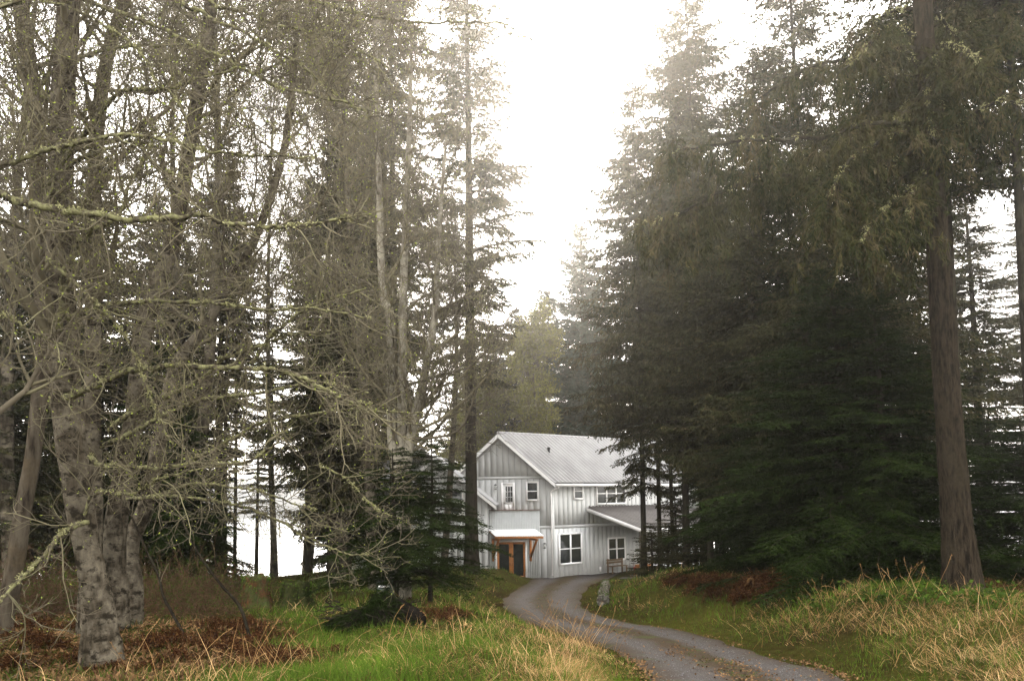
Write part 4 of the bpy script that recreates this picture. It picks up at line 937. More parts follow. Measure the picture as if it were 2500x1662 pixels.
# ------------------------------------------------------------------ grass, straw, dead ferns, litter
rng = np.random.default_rng(3)
def scatter(n, ymin, ymax, pw=1.6):
    """points on the ground thinning out with distance, inside a wedge wider than the view"""
    u = rng.random(n); y = (ymin ** (1 - pw) + u * (ymax ** (1 - pw) - ymin ** (1 - pw))) ** (1 / (1 - pw))
    x = (rng.random(n) * 2 - 1) * (y * .78 + 1.0); return x, y
def off_road(x, y): return np.maximum(x - xr(y), xl(y) - x)
def blades(mb, x, y, h, w, lean, tint, rng, droop=.4, comb=0):
    n = len(x); z = ground_z(x, y) - .02; a = rng.random(n) * 2 * pi
    if comb: a = vnoise(x, y, .55, 77) * 4 * pi + rng.normal(size=n) * comb
    d = np.stack([np.cos(a) * lean, np.sin(a) * lean, np.ones(n)], 1); d = unit(d)
    p0 = np.stack([x, y, z], 1); p1 = p0 + d * (h * .5)[:, None]; p2 = p0 + d * (h * .95)[:, None] + np.stack([np.cos(a), np.sin(a), np.full(n, -1.0)], 1) * (h * droop * rng.random(n))[:, None] * .5
    p2[:, 2] = np.maximum(p2[:, 2], z + .03)
    u = rng.normal(size=(n, 3)); u[:, 2] = 0; u = unit(u) * (w * .5)[:, None]
    v = np.stack([p0 - u, p0 + u, p1 + u * .8, p1 - u * .8, p2], 1).reshape(-1, 3); k = np.arange(n) * 5
    mb.add(v, np.stack([k, k + 1, k + 2, k + 3], 1), np.stack([k + 3, k + 2, k + 4], 1), tint=np.repeat(tint, 5))
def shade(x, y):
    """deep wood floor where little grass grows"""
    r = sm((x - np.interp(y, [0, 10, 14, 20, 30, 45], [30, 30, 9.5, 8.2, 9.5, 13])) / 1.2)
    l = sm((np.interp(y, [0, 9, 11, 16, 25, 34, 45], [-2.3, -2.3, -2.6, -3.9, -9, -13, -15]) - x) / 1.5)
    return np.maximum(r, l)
x, y = scatter(230000, 5.5, 56, 1.35); o = off_road(x, y)
patch = vnoise(x, y, 1.7, 41) * .6 + vnoise(x, y, .6, 42) * .4
k = (o > -.22 + .34 * rng.random(len(x)) * vnoise(x, y, .5, 44) * 2) & (rng.random(len(x)) > shade(x, y) * .86) & (rng.random(len(x)) < .35 + 1.1 * patch) & ~((y > 46) & (x > -3)) & ~((y > 44.5) & (x > -8) & (x < 8))
x, y, o, patch = x[k], y[k], o[k], patch[k]; n = len(x)
h = rng.uniform(.06, .25, n) * np.clip(.3 + o * .8, .3, 1.1) * (.7 + .6 * patch); w = np.maximum(.006, .00055 * y) * rng.uniform(.8, 1.4, n)
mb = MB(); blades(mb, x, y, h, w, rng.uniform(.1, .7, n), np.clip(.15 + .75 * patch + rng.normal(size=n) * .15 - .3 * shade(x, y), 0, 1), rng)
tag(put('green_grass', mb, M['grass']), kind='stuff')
x, y = scatter(60000, 9, 46, 1.5); u = (x - xl(y)) / (xr(y) - xl(y)); k = (np.abs(u - .5 + .05 * (vnoise(x, y, 1.2, 47) - .5)) < .09) & (vnoise(x, y, .55, 45) > .5); x, y = x[k], y[k]; n = len(x)
mb = MB(); z_ = zr(y) + .02; a = rng.random(n) * 2 * pi; d = np.stack([np.cos(a), np.sin(a), rng.uniform(.4, 1.6, n)], 1); mb.kites(np.stack([x, y, z_], 1), d, rng.uniform(.025, .07, n), np.maximum(.008, .0006 * y), rng, rng.random(n) * .6)
tag(put('track_moss', mb, M['grass']), kind='stuff')
# straw: thick over the right bank and along the left lip of the drive
x, y = scatter(330000, 5.5, 52, 1.4); o = off_road(x, y); right = x > xr(y)
pz = vnoise(x, y, 1.5, 51) * .55 + vnoise(x, y, .5, 52) * .45
lip = np.exp(-((o - .7) / .75) ** 2) * (~right) * np.interp(y, [0, 7, 19, 26, 40], [1.2, 1.6, 1.4, .2, .1])
bank = right * sm((o - .35) / .8) * np.interp(y, [0, 8, 24, 34, 44], [1.0, 1.05, .95, .8, .15])
meadow = (~right) * .16
dens = np.clip((lip * 1.1 + bank * .66 + meadow), 0, 1.3) * sm((pz - .43) / .13) + .02
k = (o > .15) & (rng.random(len(x)) < dens) & (rng.random(len(x)) > shade(x, y) * .75) & ~((y > 44.5) & (x > -8) & (x < 8))
x, y, o, right, pz = x[k], y[k], o[k], right[k], pz[k]; n = len(x)
h = rng.uniform(.10, .36, n) * np.clip(.4 + o * .7, .4, 1.15); tall = rng.random(n) < .06; h[tall] *= 1.8
w = np.maximum(.0055, .0005 * y) * rng.uniform(.7, 1.3, n)
mb = MB(); blades(mb, x, y, h, w, rng.uniform(.6, 3.6, n) * np.where(tall, .3, 1), np.clip(pz + rng.normal(size=n) * .25, 0, 1), rng, .8, .9)
tag(put('dry_grass', mb, M['straw']), kind='stuff')
# tall seed heads and arching stalks (counted singly nowhere: part of the dry grass mass on the bank crest)
mb = MB(); P0 = []
for cx_, cy_, m, sp, hh in ((6.1, 13.6, 46, .9, .72), (5.0, 15.0, 24, .9, .55), (1.2, 14.2, 40, .45, .75), (.9, 15.8, 24, .4, .7), (-1.3, 10.5, 14, 1.2, .6), (-3.4, 9.6, 10, 1.0, .6), (6.8, 10.2, 20, 1.0, .6), (-2.6, 8.6, 10, .8, .55)):
    px_ = cx_ + rng.normal(size=m) * sp * .6; py_ = cy_ + rng.normal(size=m) * sp * .6; p = np.stack([px_, py_, ground_z(px_, py_)], 1)
    a = rng.random(m) * 2 * pi; d = np.stack([np.cos(a) * .5, np.sin(a) * .5, np.ones(m)], 1)
    L = hh * rng.uniform(.6, 1.35, m); T = grow(p, d, L, 8, .07, (0, 0, -.09), rng); mb.lines(T, radii(np.full(m, .0034), .0016, 8), 3, rng.random(m))
    e = T[:, -1]; dd = unit(T[:, -1] - T[:, -2]); q = 14; ee = np.repeat(e, q, 0) - np.repeat(dd, q, 0) * rng.uniform(0, .14, (m * q, 1)); mb.kites(ee, np.repeat(dd, q, 0) + rng.normal(size=(m * q, 3)) * .35, .035, .008, rng, .3)
tag(put('seed_stalk_grass', mb, M['straw']), kind='stuff')
# leaf litter on the crown and edges of the track, and on the wood floor
x, y = scatter(200000, 8, 50, 1.5); u = (x - xl(y)) / (xr(y) - xl(y))
mid = np.exp(-((u - .5) / .12) ** 2) + .9 * np.exp(-((u - 1.0) / .05) ** 2) + .7 * np.exp(-((u - .02) / .05) ** 2)
k = (rng.random(len(x)) < np.maximum(mid * sm((vnoise(x, y, .8, 61) - .3) / .3), .03)) & (u > -.1) & (u < 1.12); x, y = x[k], y[k]; n = len(x)
p = np.stack([x, y, zr(y) + .02], 1); d = rng.normal(size=(n, 3)); d[:, 2] *= .35
mb = MB(); mb.kites(p, d, rng.uniform(.03, .07, n), .03, rng, rng.random(n), twist=rng.normal(size=(n, 3)) * [1, 1, .3])
x, y = scatter(70000, 7, 40, 1.4); k = (shade(x, y) > .4) & (off_road(x, y) > .5); x, y = x[k], y[k]; n = len(x)
d = rng.normal(size=(n, 3)); d[:, 2] = np.abs(d[:, 2]) * .5; mb.kites(np.stack([x, y, ground_z(x, y) + .01], 1), d, rng.uniform(.05, .16, n), .03, rng, rng.random(n))
tag(put('fallen_leaves', mb, M['litter']), kind='stuff')
# loose stones on the track
x, y = scatter(26000, 9, 46, 1.7); u = (x - xl(y)) / (xr(y) - xl(y)); k = (u > .02) & (u < .98); x, y = x[k], y[k]; n = len(x)
c = np.stack([x, y, zr(y) + .004], 1); r = rng.uniform(.005, .015, n); mb = MB()
o8 = np.array([[1, 0, 0], [-1, 0, 0], [0, 1, 0], [0, -1, 0], [0, 0, .7], [0, 0, -.7]]); v = c[:, None] + o8[None] * r[:, None, None] * rng.uniform(.6, 1.3, (n, 6, 1))
f = np.array([[0, 2, 4], [2, 1, 4], [1, 3, 4], [3, 0, 4], [2, 0, 5], [1, 2, 5], [3, 1, 5], [0, 3, 5]]); mb.add(v.reshape(-1, 3), None, (f[None] + (np.arange(n) * 6)[:, None, None]).reshape(-1, 3), tint=.5)
tag(put('loose_gravel', mb, flat('grey_stone_chips', (.075, .07, .07), .85, 0, .5, 30)), kind='stuff')

# dead bracken: fern plants, three grown and copied
FV = []
for sd in (1, 2, 3):
    g = np.random.default_rng(sd); mb = MB(); m = 26
    a = g.random(m) * 2 * pi; d = np.stack([np.cos(a), np.sin(a), g.uniform(.5, 1.6, m)], 1); p = np.zeros((m, 3)) + g.normal(size=(m, 3)) * [.08, .08, 0]
    T = grow(p, d, g.uniform(.5, 1.0, m), 9, .10, (0, 0, -.26), g); mb.lines(T, radii(np.full(m, .006), .002, 9), 3, .9)
    p, d, s, ix = spawn(T, 34, g, .15, 1, (55, 85)); L = .24 * (1.1 - .8 * s) * g.uniform(.6, 1.2, len(p)); d[:, 2] -= .35
    T2 = grow(p, d, L, 3, .1, (0, 0, -.2), g); q, e, s, ix = spawn(T2, 5, g, .1, 1, (40, 70)); mb.kites(q, e, g.uniform(.03, .07, len(q)), .02, g, g.random(len(q)))
    mb.kites(p, unit(d), L, .02, g, g.random(len(p)))
    FV.append(mb.mesh('fronds', M['fern']))
def ferns(spots, label, group):
    for i, (x, y, s) in enumerate(spots):
        o = bpy.data.objects.new('dead_fern', FV[i % 3]); COL.objects.link(o); o.location = (x, y, gz(x, y) - .03); o.rotation_euler = (0, 0, i * 2.1); o.scale = (s, s, s * .9); tag(o, label, 'fern', group)
def on(px, py, guess):
    """ground point under a picture point near the given distance"""
    ys_ = np.linspace(guess * .6, guess * 1.5, 400); d = ray(px, py); t = ys_ / d[1]; f = d[2] * t - ground_z(d[0] * t, ys_); i = int(np.argmin(np.abs(f))); return d[0] * t[i], ys_[i]
ferns([(*on(px, py, 24), s) for px, py, s in ((1690, 1412, 1.0), (1730, 1420, 1.1), (1770, 1424, 1.0), (1800, 1430, 1.2), (1850, 1425, 1.1), (1890, 1420, 1.2), (1930, 1425, 1.1), (1980, 1420, 1.2), (1760, 1440, .9), (1830, 1446, .9), (1900, 1445, 1.0), (1650, 1418, .9), (2030, 1425, 1.1))], 'reddish brown dead fern under the dark hemlocks on the right bank', 'dead ferns under the right hand hemlocks')
ferns([(*on(px, py, 11), s) for px, py, s in ((470, 1580, .75), (520, 1560, .8), (560, 1590, .8), (600, 1600, .75), (630, 1570, .8), (500, 1530, .7), (650, 1610, .7), (440, 1610, .7), (580, 1530, .8), (610, 1545, .7))], 'rusty dead fern clump at the foot of the two leaning bare sticks', 'dead ferns at the leaning sticks')
ferns([(*on(px, py, 11), s) for px, py, s in ((700, 1600, .6), (760, 1630, .55), (620, 1640, .6), (540, 1640, .55), (360, 1640, .6), (250, 1640, .55), (460, 1650, .5), (820, 1590, .5), (690, 1560, .6)) + ((40, 1560, .8), (110, 1580, .8), (160, 1540, .8), (330, 1580, .7), (80, 1500, .9), (310, 1510, .7), (150, 1610, .6), (30, 1620, .6), (390, 1560, .7))], 'dark red dead fern around the foot of the thick pale alder', 'dead ferns around the thick alder')
ferns([(*on(px, py, 19), s) for px, py, s in ((1010, 1500, .8), (1050, 1490, .9), (1085, 1500, .8), (1030, 1520, .8), (1000, 1470, .7))], 'brown dead fern right of the black uprooted stump', 'dead ferns beside the uprooted stump')
ferns([(*on(px, py, 14), s) for px, py, s in ((2250, 1425, .8), (2290, 1430, .7), (2420, 1440, .8), (2470, 1450, .8), (2390, 1420, .9))], 'brown dead fern beside the foot of the big bare spruce trunk', 'dead ferns beside the big trunk')

# brambles and twig tangle at the left wood edge
mb = MB(); bu = MB()
def tangle(mb, spots, n, L, r, rng, up=.25, n1=5):
    c = np.array([[x, y, gz(x, y)] for x, y, _ in spots]); rad = np.array([s for *_, s in spots]); i = rng.integers(0, len(c), n)
    p = c[i] + rng.normal(size=(n, 3)) * rad[i][:, None] * [.7, .7, 0]; d = rng.normal(size=(n, 3)); d[:, 2] = np.abs(d[:, 2]) + .3
    T = grow(p, d, L * rng.uniform(.4, 1.2, n), 10, .22, (0, 0, -.06), rng); mb.lines(T, radii(np.full(n, r), r * .4, 10), 3, rng.random(n) * .5)
    q, e, s, ix = spawn(T, n1, rng, .2); T2 = grow(q, e, .4 * rng.uniform(.3, 1.2, len(q)), 5, .25, (0, 0, -.03), rng); mb.lines(T2, radii(np.full(len(q), r * .6), r * .3, 5), 3, rng.random(len(q)) * .5); return T2
M['bramble'] = foliage('bramble_stems', [(0, (.035, .018, .012)), (.5, (.075, .045, .026)), (1, (.14, .10, .06))], 0, 3)
for lab, spots, n, L in (('dark brown bramble tangle at the left rim behind the leaning alder', [(*on(30, 1480, 13), 1.0), (*on(130, 1470, 13), .9), (*on(60, 1420, 15), 1.2)], 700, 1.9),
                   ('dark bramble tangle between the thick pale alder and the leaning sticks', [(*on(330, 1480, 14), .9), (*on(420, 1470, 15), 1.0), (*on(480, 1500, 13), .8), (*on(560, 1470, 16), .9), (*on(400, 1420, 18), 1.2)], 760, 1.8)):
    mb = MB(); T2 = tangle(mb, spots, n, L, .006, rng); o = put('bramble', mb, M['bramble']); tag(o, lab, 'bush', 'bramble tangles')
    lv = MB(); q, e, s, ix = spawn(T2, 2, rng, .2, 1, (30, 80)); lv.kites(q, e, .05, .035, rng, rng.random(len(q)) * .4); c = put('leaves', lv, M['grass'], o)
# leafy weeds by the big trunk
mb = MB(); m = 60; spots = np.array([on(px, py, 13.5) for px, py in zip(rng.uniform(1920, 2490, m), rng.uniform(1455, 1500, m))])
p = np.repeat(np.stack([spots[:, 0], spots[:, 1], ground_z(spots[:, 0], spots[:, 1]) + .12], 1), 16, 0) + rng.normal(size=(m * 16, 3)) * [.12, .12, .06]; d = rng.normal(size=p.shape); d[:, 2] = np.abs(d[:, 2]) * .4
mb.kites(p, d, rng.uniform(.05, .11, len(p)), .07, rng, rng.random(len(p)) * .5, twist=rng.normal(size=p.shape) * [1, 1, .3])
tag(put('leafy_weeds', mb, M['grass']), kind='stuff')

# ------------------------------------------------------------------ stumps, logs, sticks
M['stump'] = bark('rotting_stump_wood', (.085, .036, .016), (.02, .012, .008), (.05, .06, .02), .5, 6, 4, .06)
M['moss'] = bark('moss_cushion', (.022, .026, .008), (.01, .012, .005), (.035, .038, .012), .5, 12, 9, .05)
def stump(name, label, px, py, guess, r, h, mat, seed, jag=.25):
    g = np.random.default_rng(seed); x, y = on(px, py, guess); t = thing(name, label, 'stump', (x, y, gz(x, y)), 0, 'old stumps')
    s = 28; a = np.arange(s) * 2 * pi / s; zl = [-.25, 0, .12, .35, .6, .8, .92, 1.0]; rr = [1.5, 1.35, 1.15, 1.02, .96, .93, .9, .86]
    lob = 1 + .10 * np.sin(a * 5 + seed) + .06 * np.sin(a * 9 + 2); top = h * (1 - jag * (vnoise(np.cos(a) * 2 + 9, np.sin(a) * 2 + 9, .7, seed)))
    v = []
    for z_, k in zip(zl, rr):
        q = r * k * (1 + (lob - 1) * (1.6 - z_)) * (1 + g.normal(size=s) * .025); v.append(np.stack([np.cos(a) * q, np.sin(a) * q, np.maximum(z_, 0) * top + min(z_, 0)], 1))
    v.append(np.stack([np.cos(a) * r * .6, np.sin(a) * r * .6, top * .86 + g.normal(size=s) * .03], 1)); v.append(np.stack([np.cos(a) * r * .2, np.sin(a) * r * .2, top * .72], 1))
    n = len(v); i = np.arange(n - 1)[:, None] * s; j = np.arange(s)[None]; mb = MB(); mb.add(np.concatenate(v), np.stack([i + j, i + (j + 1) % s, i + s + (j + 1) % s, i + s + j], -1).reshape(-1, 4), [[(n - 1) * s, (n - 1) * s + k, (n - 1) * s + k + 1] for k in range(1, s - 1)])
    put('bark', mb, mat, t, True)
    ms = MB(); m = 700; aa = g.random(m) * 2 * pi; zz = g.random(m) ** .5 * h * .95; p = np.stack([np.cos(aa) * r * 1.0, np.sin(aa) * r * 1.0, zz], 1); k = vnoise(aa * 2, zz * 6, 1.0, seed + 3) > .5; ms.kites(p[k], np.stack([np.cos(aa), np.sin(aa), -.3 + 0 * aa], 1)[k] + g.normal(size=(k.sum(), 3)) * .5, .07, .03, g, g.random(k.sum())); tag(put('moss', ms, M['grass'], t), kind='stuff')
    return t
stump('tree_stump', 'rotting reddish brown stump in the grass below the white sea gap', 624, 1478, 24, .36, .95, M['stump'], 4)
stump('tree_stump', 'moss covered green stump right of the reddish one', 722, 1478, 25, .40, .75, M['moss'], 5, .15)
stump('tree_stump', 'mossy stump low behind the three stemmed alder, right of the utility box', 1010, 1440, 27, .3, .5, M['moss'], 8, .1)
# black uprooted stump / soil mound under the young hemlocks
x, y = on(905, 1530, 17.5); t = thing('uprooted_stump', 'black uprooted root plate lying under the young hemlocks', 'stump', (x, y, gz(x, y)), 0, None, (.95, .8, .62))
M['soil'] = flat('black_root_soil', (.006, .005, .004), 1, 0, .6, 9, 0)
g = np.random.default_rng(8); a = np.linspace(0, 2 * pi, 40, endpoint=False); mb = MB(); v = []
for k, (rk, zk) in enumerate(((1.05, -.2), (1.0, .05), (.95, .25), (.8, .5), (.55, .72), (.27, .80), (.02, .84))):
    n_ = 1 + .35 * (vnoise(np.cos(a) * 3 + 20, np.sin(a) * 3 + 20 + zk * 3, 1.0, 31) - .5) + .1 * g.normal(size=40)
    v.append(np.stack([np.cos(a) * rk * .85 * n_, np.sin(a) * rk * .5 * n_, (zk * (1 + .45 * np.cos(a)) * (.5 + .3 * n_)) + .05 * g.normal(size=40) * (zk > 0)], 1))
i = np.arange(6)[:, None] * 40; j = np.arange(40)[None]; mb.add(np.concatenate(v), np.stack([i + j, i + (j + 1) % 40, i + 40 + (j + 1) % 40, i + 40 + j], -1).reshape(-1, 4)); put('soil_mound', mb, M['soil'], t, True)
mb = MB(); m = 120; aa = g.random(m) * 2 * pi; p = np.stack([np.cos(aa) * .8, np.sin(aa) * .45, g.uniform(.05, .75, m)], 1); T = grow(p, np.stack([np.cos(aa), np.sin(aa) - .3, g.uniform(-.3, .7, m)], 1), g.uniform(.15, .6, m), 7, .3, (0, 0, -.05), g); mb.lines(T, radii(g.uniform(.008, .022, m), .003, 7), 5, 0); tag(put('roots', mb, M['dark_bark'], t, True), kind='stuff')
mb = MB(); m = 5200; aa = g.random(m) * 2 * pi; rr_ = g.random(m) ** .6; p = np.stack([np.cos(aa) * .86 * rr_, np.sin(aa) * .5 * rr_, (1 - rr_ ** 2.2) * .70 * (1 + .45 * np.cos(aa)) + .05 + g.normal(size=m) * .06], 1); dd = np.stack([np.cos(aa), np.sin(aa), -.9 + 0 * aa], 1) + g.normal(size=(m, 3)) * .6; mb.kites(p, dd, g.uniform(.08, .34, m), .022, g, g.random(m) ** 2 * .8); tag(put('dead_growth', mb, M['hemlock'], t), kind='stuff')
# leaning sticks
for lab, pts, Yd, r in (('bare stick leaning left out of the rusty ferns, left one of two', z2((780, 240), (860, 380), (920, 500), (1000, 680), (1080, 850), (1110, 980), (1160, 1080), (1290, 1210)), 12.5, .022), ('straighter bare stick leaning left beside the reddish stump, right one of two', z2((1180, 330), (1210, 400), (1280, 560), (1340, 680), (1420, 800), (1520, 930), (1640, 1070), (1710, 1150)), 13.5, .024)):
    P = np.array([W(a_, b_, Yd + .8 * (1 - i / (len(pts) - 1))) for i, (a_, b_) in enumerate(pts)])[::-1]; b = P[0].copy(); b[2] = gz(b[0], b[1]) - .05; P[0] = b
    t = thing('leaning_stick', lab, 'stick', b, 0, 'leaning bare sticks'); mb = MB(); Q = smooth_path(P - b, 26); mb.tube(Q, np.linspace(r * 1.2, r * .6, 26), 8, wob=.08, rng=rng); put('stem', mb, M['dark_bark'], t, True)
    p, d, s, ix = spawn(Q[None], 8, rng, .35, 1, (30, 60)); T = grow(p, d, rng.uniform(.2, .7, 8), 8, .15, (0, 0, .05), rng)
    for q in T: mb = MB(); mb.tube(q, np.linspace(.007, .003, 8), 5, .3); put('twig', mb, M['twig'], t)
# mossy log lying along the right verge of the drive, and the curved fallen branch
pa = np.array([*on(1478, 1428, 31), 0]); pb = np.array([*on(1473, 1478, 24), 0]); pa[2] = gz(*pa[:2]) + .1; pb[2] = gz(*pb[:2]) + .12
t = thing('mossy_log', 'short lichen crusted log in the grass beside the gravel drive', 'log', pb); mb = MB(); g = np.random.default_rng(2)
Q = smooth_path(np.array([pb, pb * .6 + pa * .4 + [0, 0, .03], pa]) - pb, 22); dv = unit(Q[-1] - Q[0]); mb.tube(Q, .2 + .025 * np.sin(np.arange(22) * .9) + g.normal(size=22) * .012, 16, wob=.06, rng=g); put('bark', mb, bark('log_bark', (.06, .05, .04), (.015, .013, .01), (.17, .165, .14), .35, 8, 6, .04), t, True)
mb = MB(); m = 500; u = g.random(m); p = Q[(u * 21).astype(int)] + np.array([0, 0, .17]) + g.normal(size=(m, 3)) * [.09, .09, .03]; mb.kites(p, g.normal(size=(m, 3)) + [0, 0, .5], .06, .03, g, g.random(m) * .6); tag(put('moss', mb, M['grass'], t), kind='stuff')
P = np.array([[*on(px, py, 22), 0] for px, py in ((1805, 1449), (1822, 1444), (1842, 1446), (1853, 1456))]); P[:, 2] = ground_z(P[:, 0], P[:, 1]) + [.06, .28, .3, .05]; P[:, 1] = P[:, 1].mean()
t = thing('fallen_branch', 'pale curved fallen branch arching over the grass before the red dead ferns', 'branch', P[0]); mb = MB(); mb.tube(smooth_path(P - P[0], 16), np.linspace(.05, .02, 16), 8, wob=.05, rng=g); put('wood', mb, M['straw'], t, True)

# ------------------------------------------------------------------ small built things
x, y = on(948, 1468, 24.5); zb = gz(x, y); t = thing('utility_box', 'dark green utility cabinet with a white sticker left of the three stemmed alder', 'utility box', (x, y, zb), .15)
M['util'] = flat('dark_green_enamel', (.022, .035, .02), .45, 0, .2, 4)
mb = MB(); mb.box((-.36, -.3, -.1), (.36, .3, .62)); mb.add([[-.39, -.33, .62], [.39, -.33, .62], [.39, .33, .74], [-.39, .33, .74], [-.39, -.33, .67], [.39, -.33, .67], [.39, .33, .79], [-.39, .33, .79]], [[0,3,2,1],[4,5,6,7],[0,1,5,4],[1,2,6,5],[2,3,7,6],[3,0,4,7]]); put('cabinet', mb, M['util'], t)
mb = MB(); mb.box((-.30, -.325, .03), (-.012, -.303, .57)); put('door', mb, M['util'], t); mb = MB(); mb.box((.012, -.325, .03), (.30, -.303, .57)); put('door', mb, M['util'], t)
mb = MB(); mb.box((-.30, -.337, .49), (.05, -.327, .55)); put('sticker', mb, M['trim'], t); mb = MB(); mb.tube([[.03, -.335, .25], [.03, -.36, .25], [.03, -.36, .36]], .012, 6); put('handle', mb, M['black'], t)
# bench under the shaded window, red tap post, low flower box
bs = B_.at(1492, 1390)[0]; bp_ = B_.o + bd * (bs) + bn * .55; z = zr(bp_[1]); t = thing('wooden_bench', 'weathered wooden bench under the shaded ground floor window', 'bench', (bp_[0], bp_[1], z), math.atan2(bd[1], bd[0]))
wd = flat('weathered_wood', (.15, .10, .055), .8, 0, .25, 8)
for k in range(3): mb = MB(); mb.box((-.75, -.22 + k * .15, .42), (.75, -.09 + k * .15, .46)); put('seat_slat', mb, wd, t)
for k in range(2): mb = MB(); mb.box((-.75, .20, .6 + k * .16), (.75, .235, .71 + k * .16)); put('backrest_slat', mb, wd, t)
for sx in (-.66, .66):
    for sy in (-.18, .2): mb = MB(); mb.box((sx - .035, sy - .035, 0), (sx + .035, sy + .035, .42 if sy < 0 else .9)); put('leg', mb, wd, t)
x, y = on(1549, 1400, 36); z = gz(x, y); t = thing('tap_post', 'small red tap post standing in the grass before the bench', 'tap', (x, y, z)); mb = MB(); mb.tube([[0, 0, -.1], [0, 0, .42]], .055, 10); put('post', mb, flat('red_paint', (.45, .03, .025), .4), t, True)
mb = MB(); mb.tube([[0, 0, .42], [0, 0, .56]], [.05, .03], 10); mb.tube([[0, 0, .5], [-.14, -.03, .5], [-.16, -.03, .44]], .018, 8); mb.tube([[-.09, 0, .6], [.09, 0, .6]], .014, 6); put('tap_head', mb, flat('grey_metal', (.4, .4, .4), .4, .6), t, True)
q = B_.o + bd * (bs + 2.2) + bn * .7; t = thing('planter_box', 'reddish wooden planter beside the bench', 'planter', (q[0], q[1], zr(q[1])), math.atan2(bd[1], bd[0])); mb = MB()
mb.add([[-.5, -.2, 0], [.5, -.2, 0], [.5, .2, 0], [-.5, .2, 0], [-.58, -.26, .42], [.58, -.26, .42], [.58, .26, .42], [-.58, .26, .42]], [[0,3,2,1],[0,1,5,4],[1,2,6,5],[2,3,7,6],[3,0,4,7]]); put('box', mb, M['cedar'], t); mb = MB(); mb.add([[-.55, -.24, .38], [.55, -.24, .38], [.55, .24, .38], [-.55, .24, .38]], [[0, 1, 2, 3]]); put('soil', mb, M['soil'], t)
# parked white car seen through the trunks under the carport
cpos = W(1700, 1400, 45.5); zc = zr(cpos[1]); t = thing('parked_car', 'white car parked by the carport, half hidden behind the thin spruce trunks', 'car', (cpos[0], cpos[1], zc), math.radians(8))
white = flat('white_car_paint', (.75, .76, .77), .22, 0, spec=.6); rub = flat('tyre_rubber', (.015, .015, .015), .8); rimm = flat('alloy', (.5, .5, .5), .3, .9)
prof = [(-2.25, .45), (-2.28, .72), (-2.1, .92), (-1.25, 1.02), (-.55, 1.58), (-.2, 1.66), (1.2, 1.66), (1.75, 1.55), (2.15, 1.02), (2.25, .9), (2.25, .45), (1.85, .36), (-1.9, .36)]
inset = [0.06 if z_ < 1.05 else .2 for _, z_ in prof]; n = len(prof); mb = MB()
L_ = np.array([[a_, -.9 + k, z_] for (a_, z_), k in zip(prof, inset)]); R_ = L_ * [1, -1, 1]; k = np.arange(n); mb.add(np.vstack([L_, R_]), np.stack([k, (k + 1) % n, (k + 1) % n + n, k + n], 1))
cen = np.array([[0, -.9, .8], [0, .9, .8]]); mb.add(np.vstack([L_, cen[:1]]), None, [[i, (i + 1) % n, n] for i in range(n)]); mb.add(np.vstack([R_, cen[1:]]), None, [[(i + 1) % n, i, n] for i in range(n)]); put('body', mb, white, t)
for sy in (-1, 1):
    for a_, b_, c_, d_ in ((-1.0, -.45, .28, .28), (.36, .36, 1.12, 1.12)):
        mb = MB(); mb.add([[a_ + .12, sy * .858, 1.08], [c_, sy * .858, 1.08], [d_, sy * .725, 1.54], [b_ + .08, sy * .725, 1.54]], [[0, 1, 2, 3]]); put('side_window', mb, M['glass'], t)
    for xx in (-1.4, 1.4):
        mb = MB(); mb.tube([[xx, sy * .70, .34], [xx, sy * .92, .34]], .34, 20); w_ = put('wheel', mb, rub, t); mb = MB(); mb.tube([[xx, sy * .90, .34], [xx, sy * .93, .34]], .2, 14); put('rim', mb, rimm, w_)
    mb = MB(); mb.box((-2.27, sy * .5 - .2, .68), (-2.12, sy * .5 + .2, .84)); put('headlight', mb, M['lampglass'], t)
mb = MB(); mb.add([[-1.2, -.68, 1.075], [-1.2, .68, 1.075], [-.60, .62, 1.565], [-.60, -.62, 1.565]], [[0, 1, 2, 3]]); put('windscreen', mb, M['glass'], t)
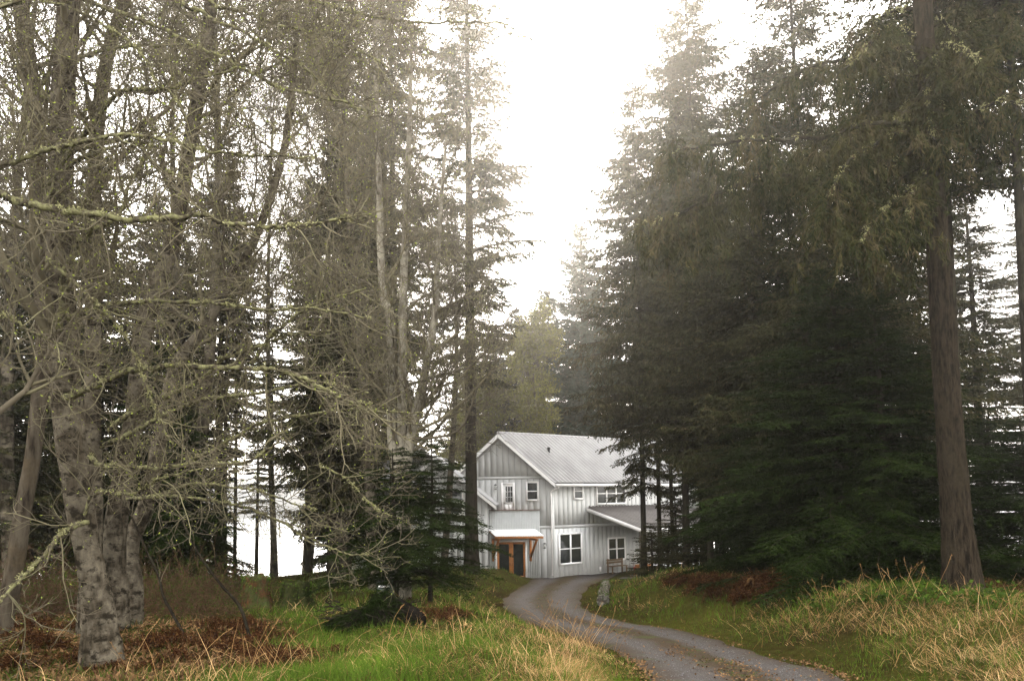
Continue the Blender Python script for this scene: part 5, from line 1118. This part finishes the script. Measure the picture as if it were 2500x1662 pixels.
# ------------------------------------------------------------------ light, sky, air
SUN_EL, SUN_AZ = 33.0, 1.5          # behind thin cloud, above the gap between the trees
world = bpy.data.worlds.new('World'); scene.world = world; world.use_nodes = True
N, L = world.node_tree.nodes, world.node_tree.links
bg = N['Background']; sk = N.new('ShaderNodeTexSky'); sk.sky_type = 'NISHITA'; sk.sun_disc = False
sk.sun_elevation = math.radians(SUN_EL); sk.sun_rotation = math.radians(SUN_AZ); sk.air_density = 1.0; sk.dust_density = 6.0; sk.ozone_density = 1.0
hs = N.new('ShaderNodeHueSaturation'); hs.inputs['Saturation'].default_value = .12; L.new(sk.outputs[0], hs.inputs['Color']); top = mix(N, L, 1.0, hs.outputs[0], (2.62, 2.5, 2.36), 'DARKEN'); low = mix(N, L, 1.0, top, (1.55, 1.52, 1.47), 'LIGHTEN'); L.new(low, bg.inputs['Color'])   # an even cloud sheet; bg.inputs['Strength'].default_value = .15
sun = bpy.data.lights.new('sun', 'SUN'); sun.energy = 3.3; sun.angle = math.radians(25); sun.color = (1, .90, .77)
so = bpy.data.objects.new('sun', sun); COL.objects.link(so)
d = Vector((math.sin(math.radians(SUN_AZ)) * math.cos(math.radians(SUN_EL)), math.cos(math.radians(SUN_AZ)) * math.cos(math.radians(SUN_EL)), math.sin(math.radians(SUN_EL))))
so.rotation_euler = d.to_track_quat('Z', 'Y').to_euler()
GLARE_HAZE = .0012  # haze volume added to stand in for lens glare around the bright sky
if GLARE_HAZE:
    m = bpy.data.materials.new('glare_haze'); m.use_nodes = True; nt = m.node_tree; nt.nodes.clear()
    o = nt.nodes.new('ShaderNodeOutputMaterial'); v = nt.nodes.new('ShaderNodeVolumePrincipled'); nt.links.new(v.outputs[0], o.inputs['Volume'])
    v.inputs['Density'].default_value = GLARE_HAZE; v.inputs['Color'].default_value = (.97, .94, .89, 1); v.inputs['Anisotropy'].default_value = .89
    mb = MB(); mb.box((-2650, -70, -22.2), (2650, 4250, 70)); hz = put('haze', mb, m); tag(hz, kind='stuff')
vs = scene.view_settings; vs.view_transform = 'Standard'; vs.look = 'None'; vs.exposure = 1.6; vs.gamma = 1; vs.use_curve_mapping = False
cy = scene.cycles; cy.max_bounces = 6; cy.diffuse_bounces = 3; cy.glossy_bounces = 2; cy.transmission_bounces = 2; cy.volume_bounces = 0; cy.transparent_max_bounces = 4
cy.use_adaptive_sampling = True; cy.adaptive_threshold = .01; cy.use_denoising = True; cy.denoiser = 'OPENIMAGEDENOISE'; cy.denoising_input_passes = 'RGB_ALBEDO_NORMAL'; cy.denoising_prefilter = 'ACCURATE'
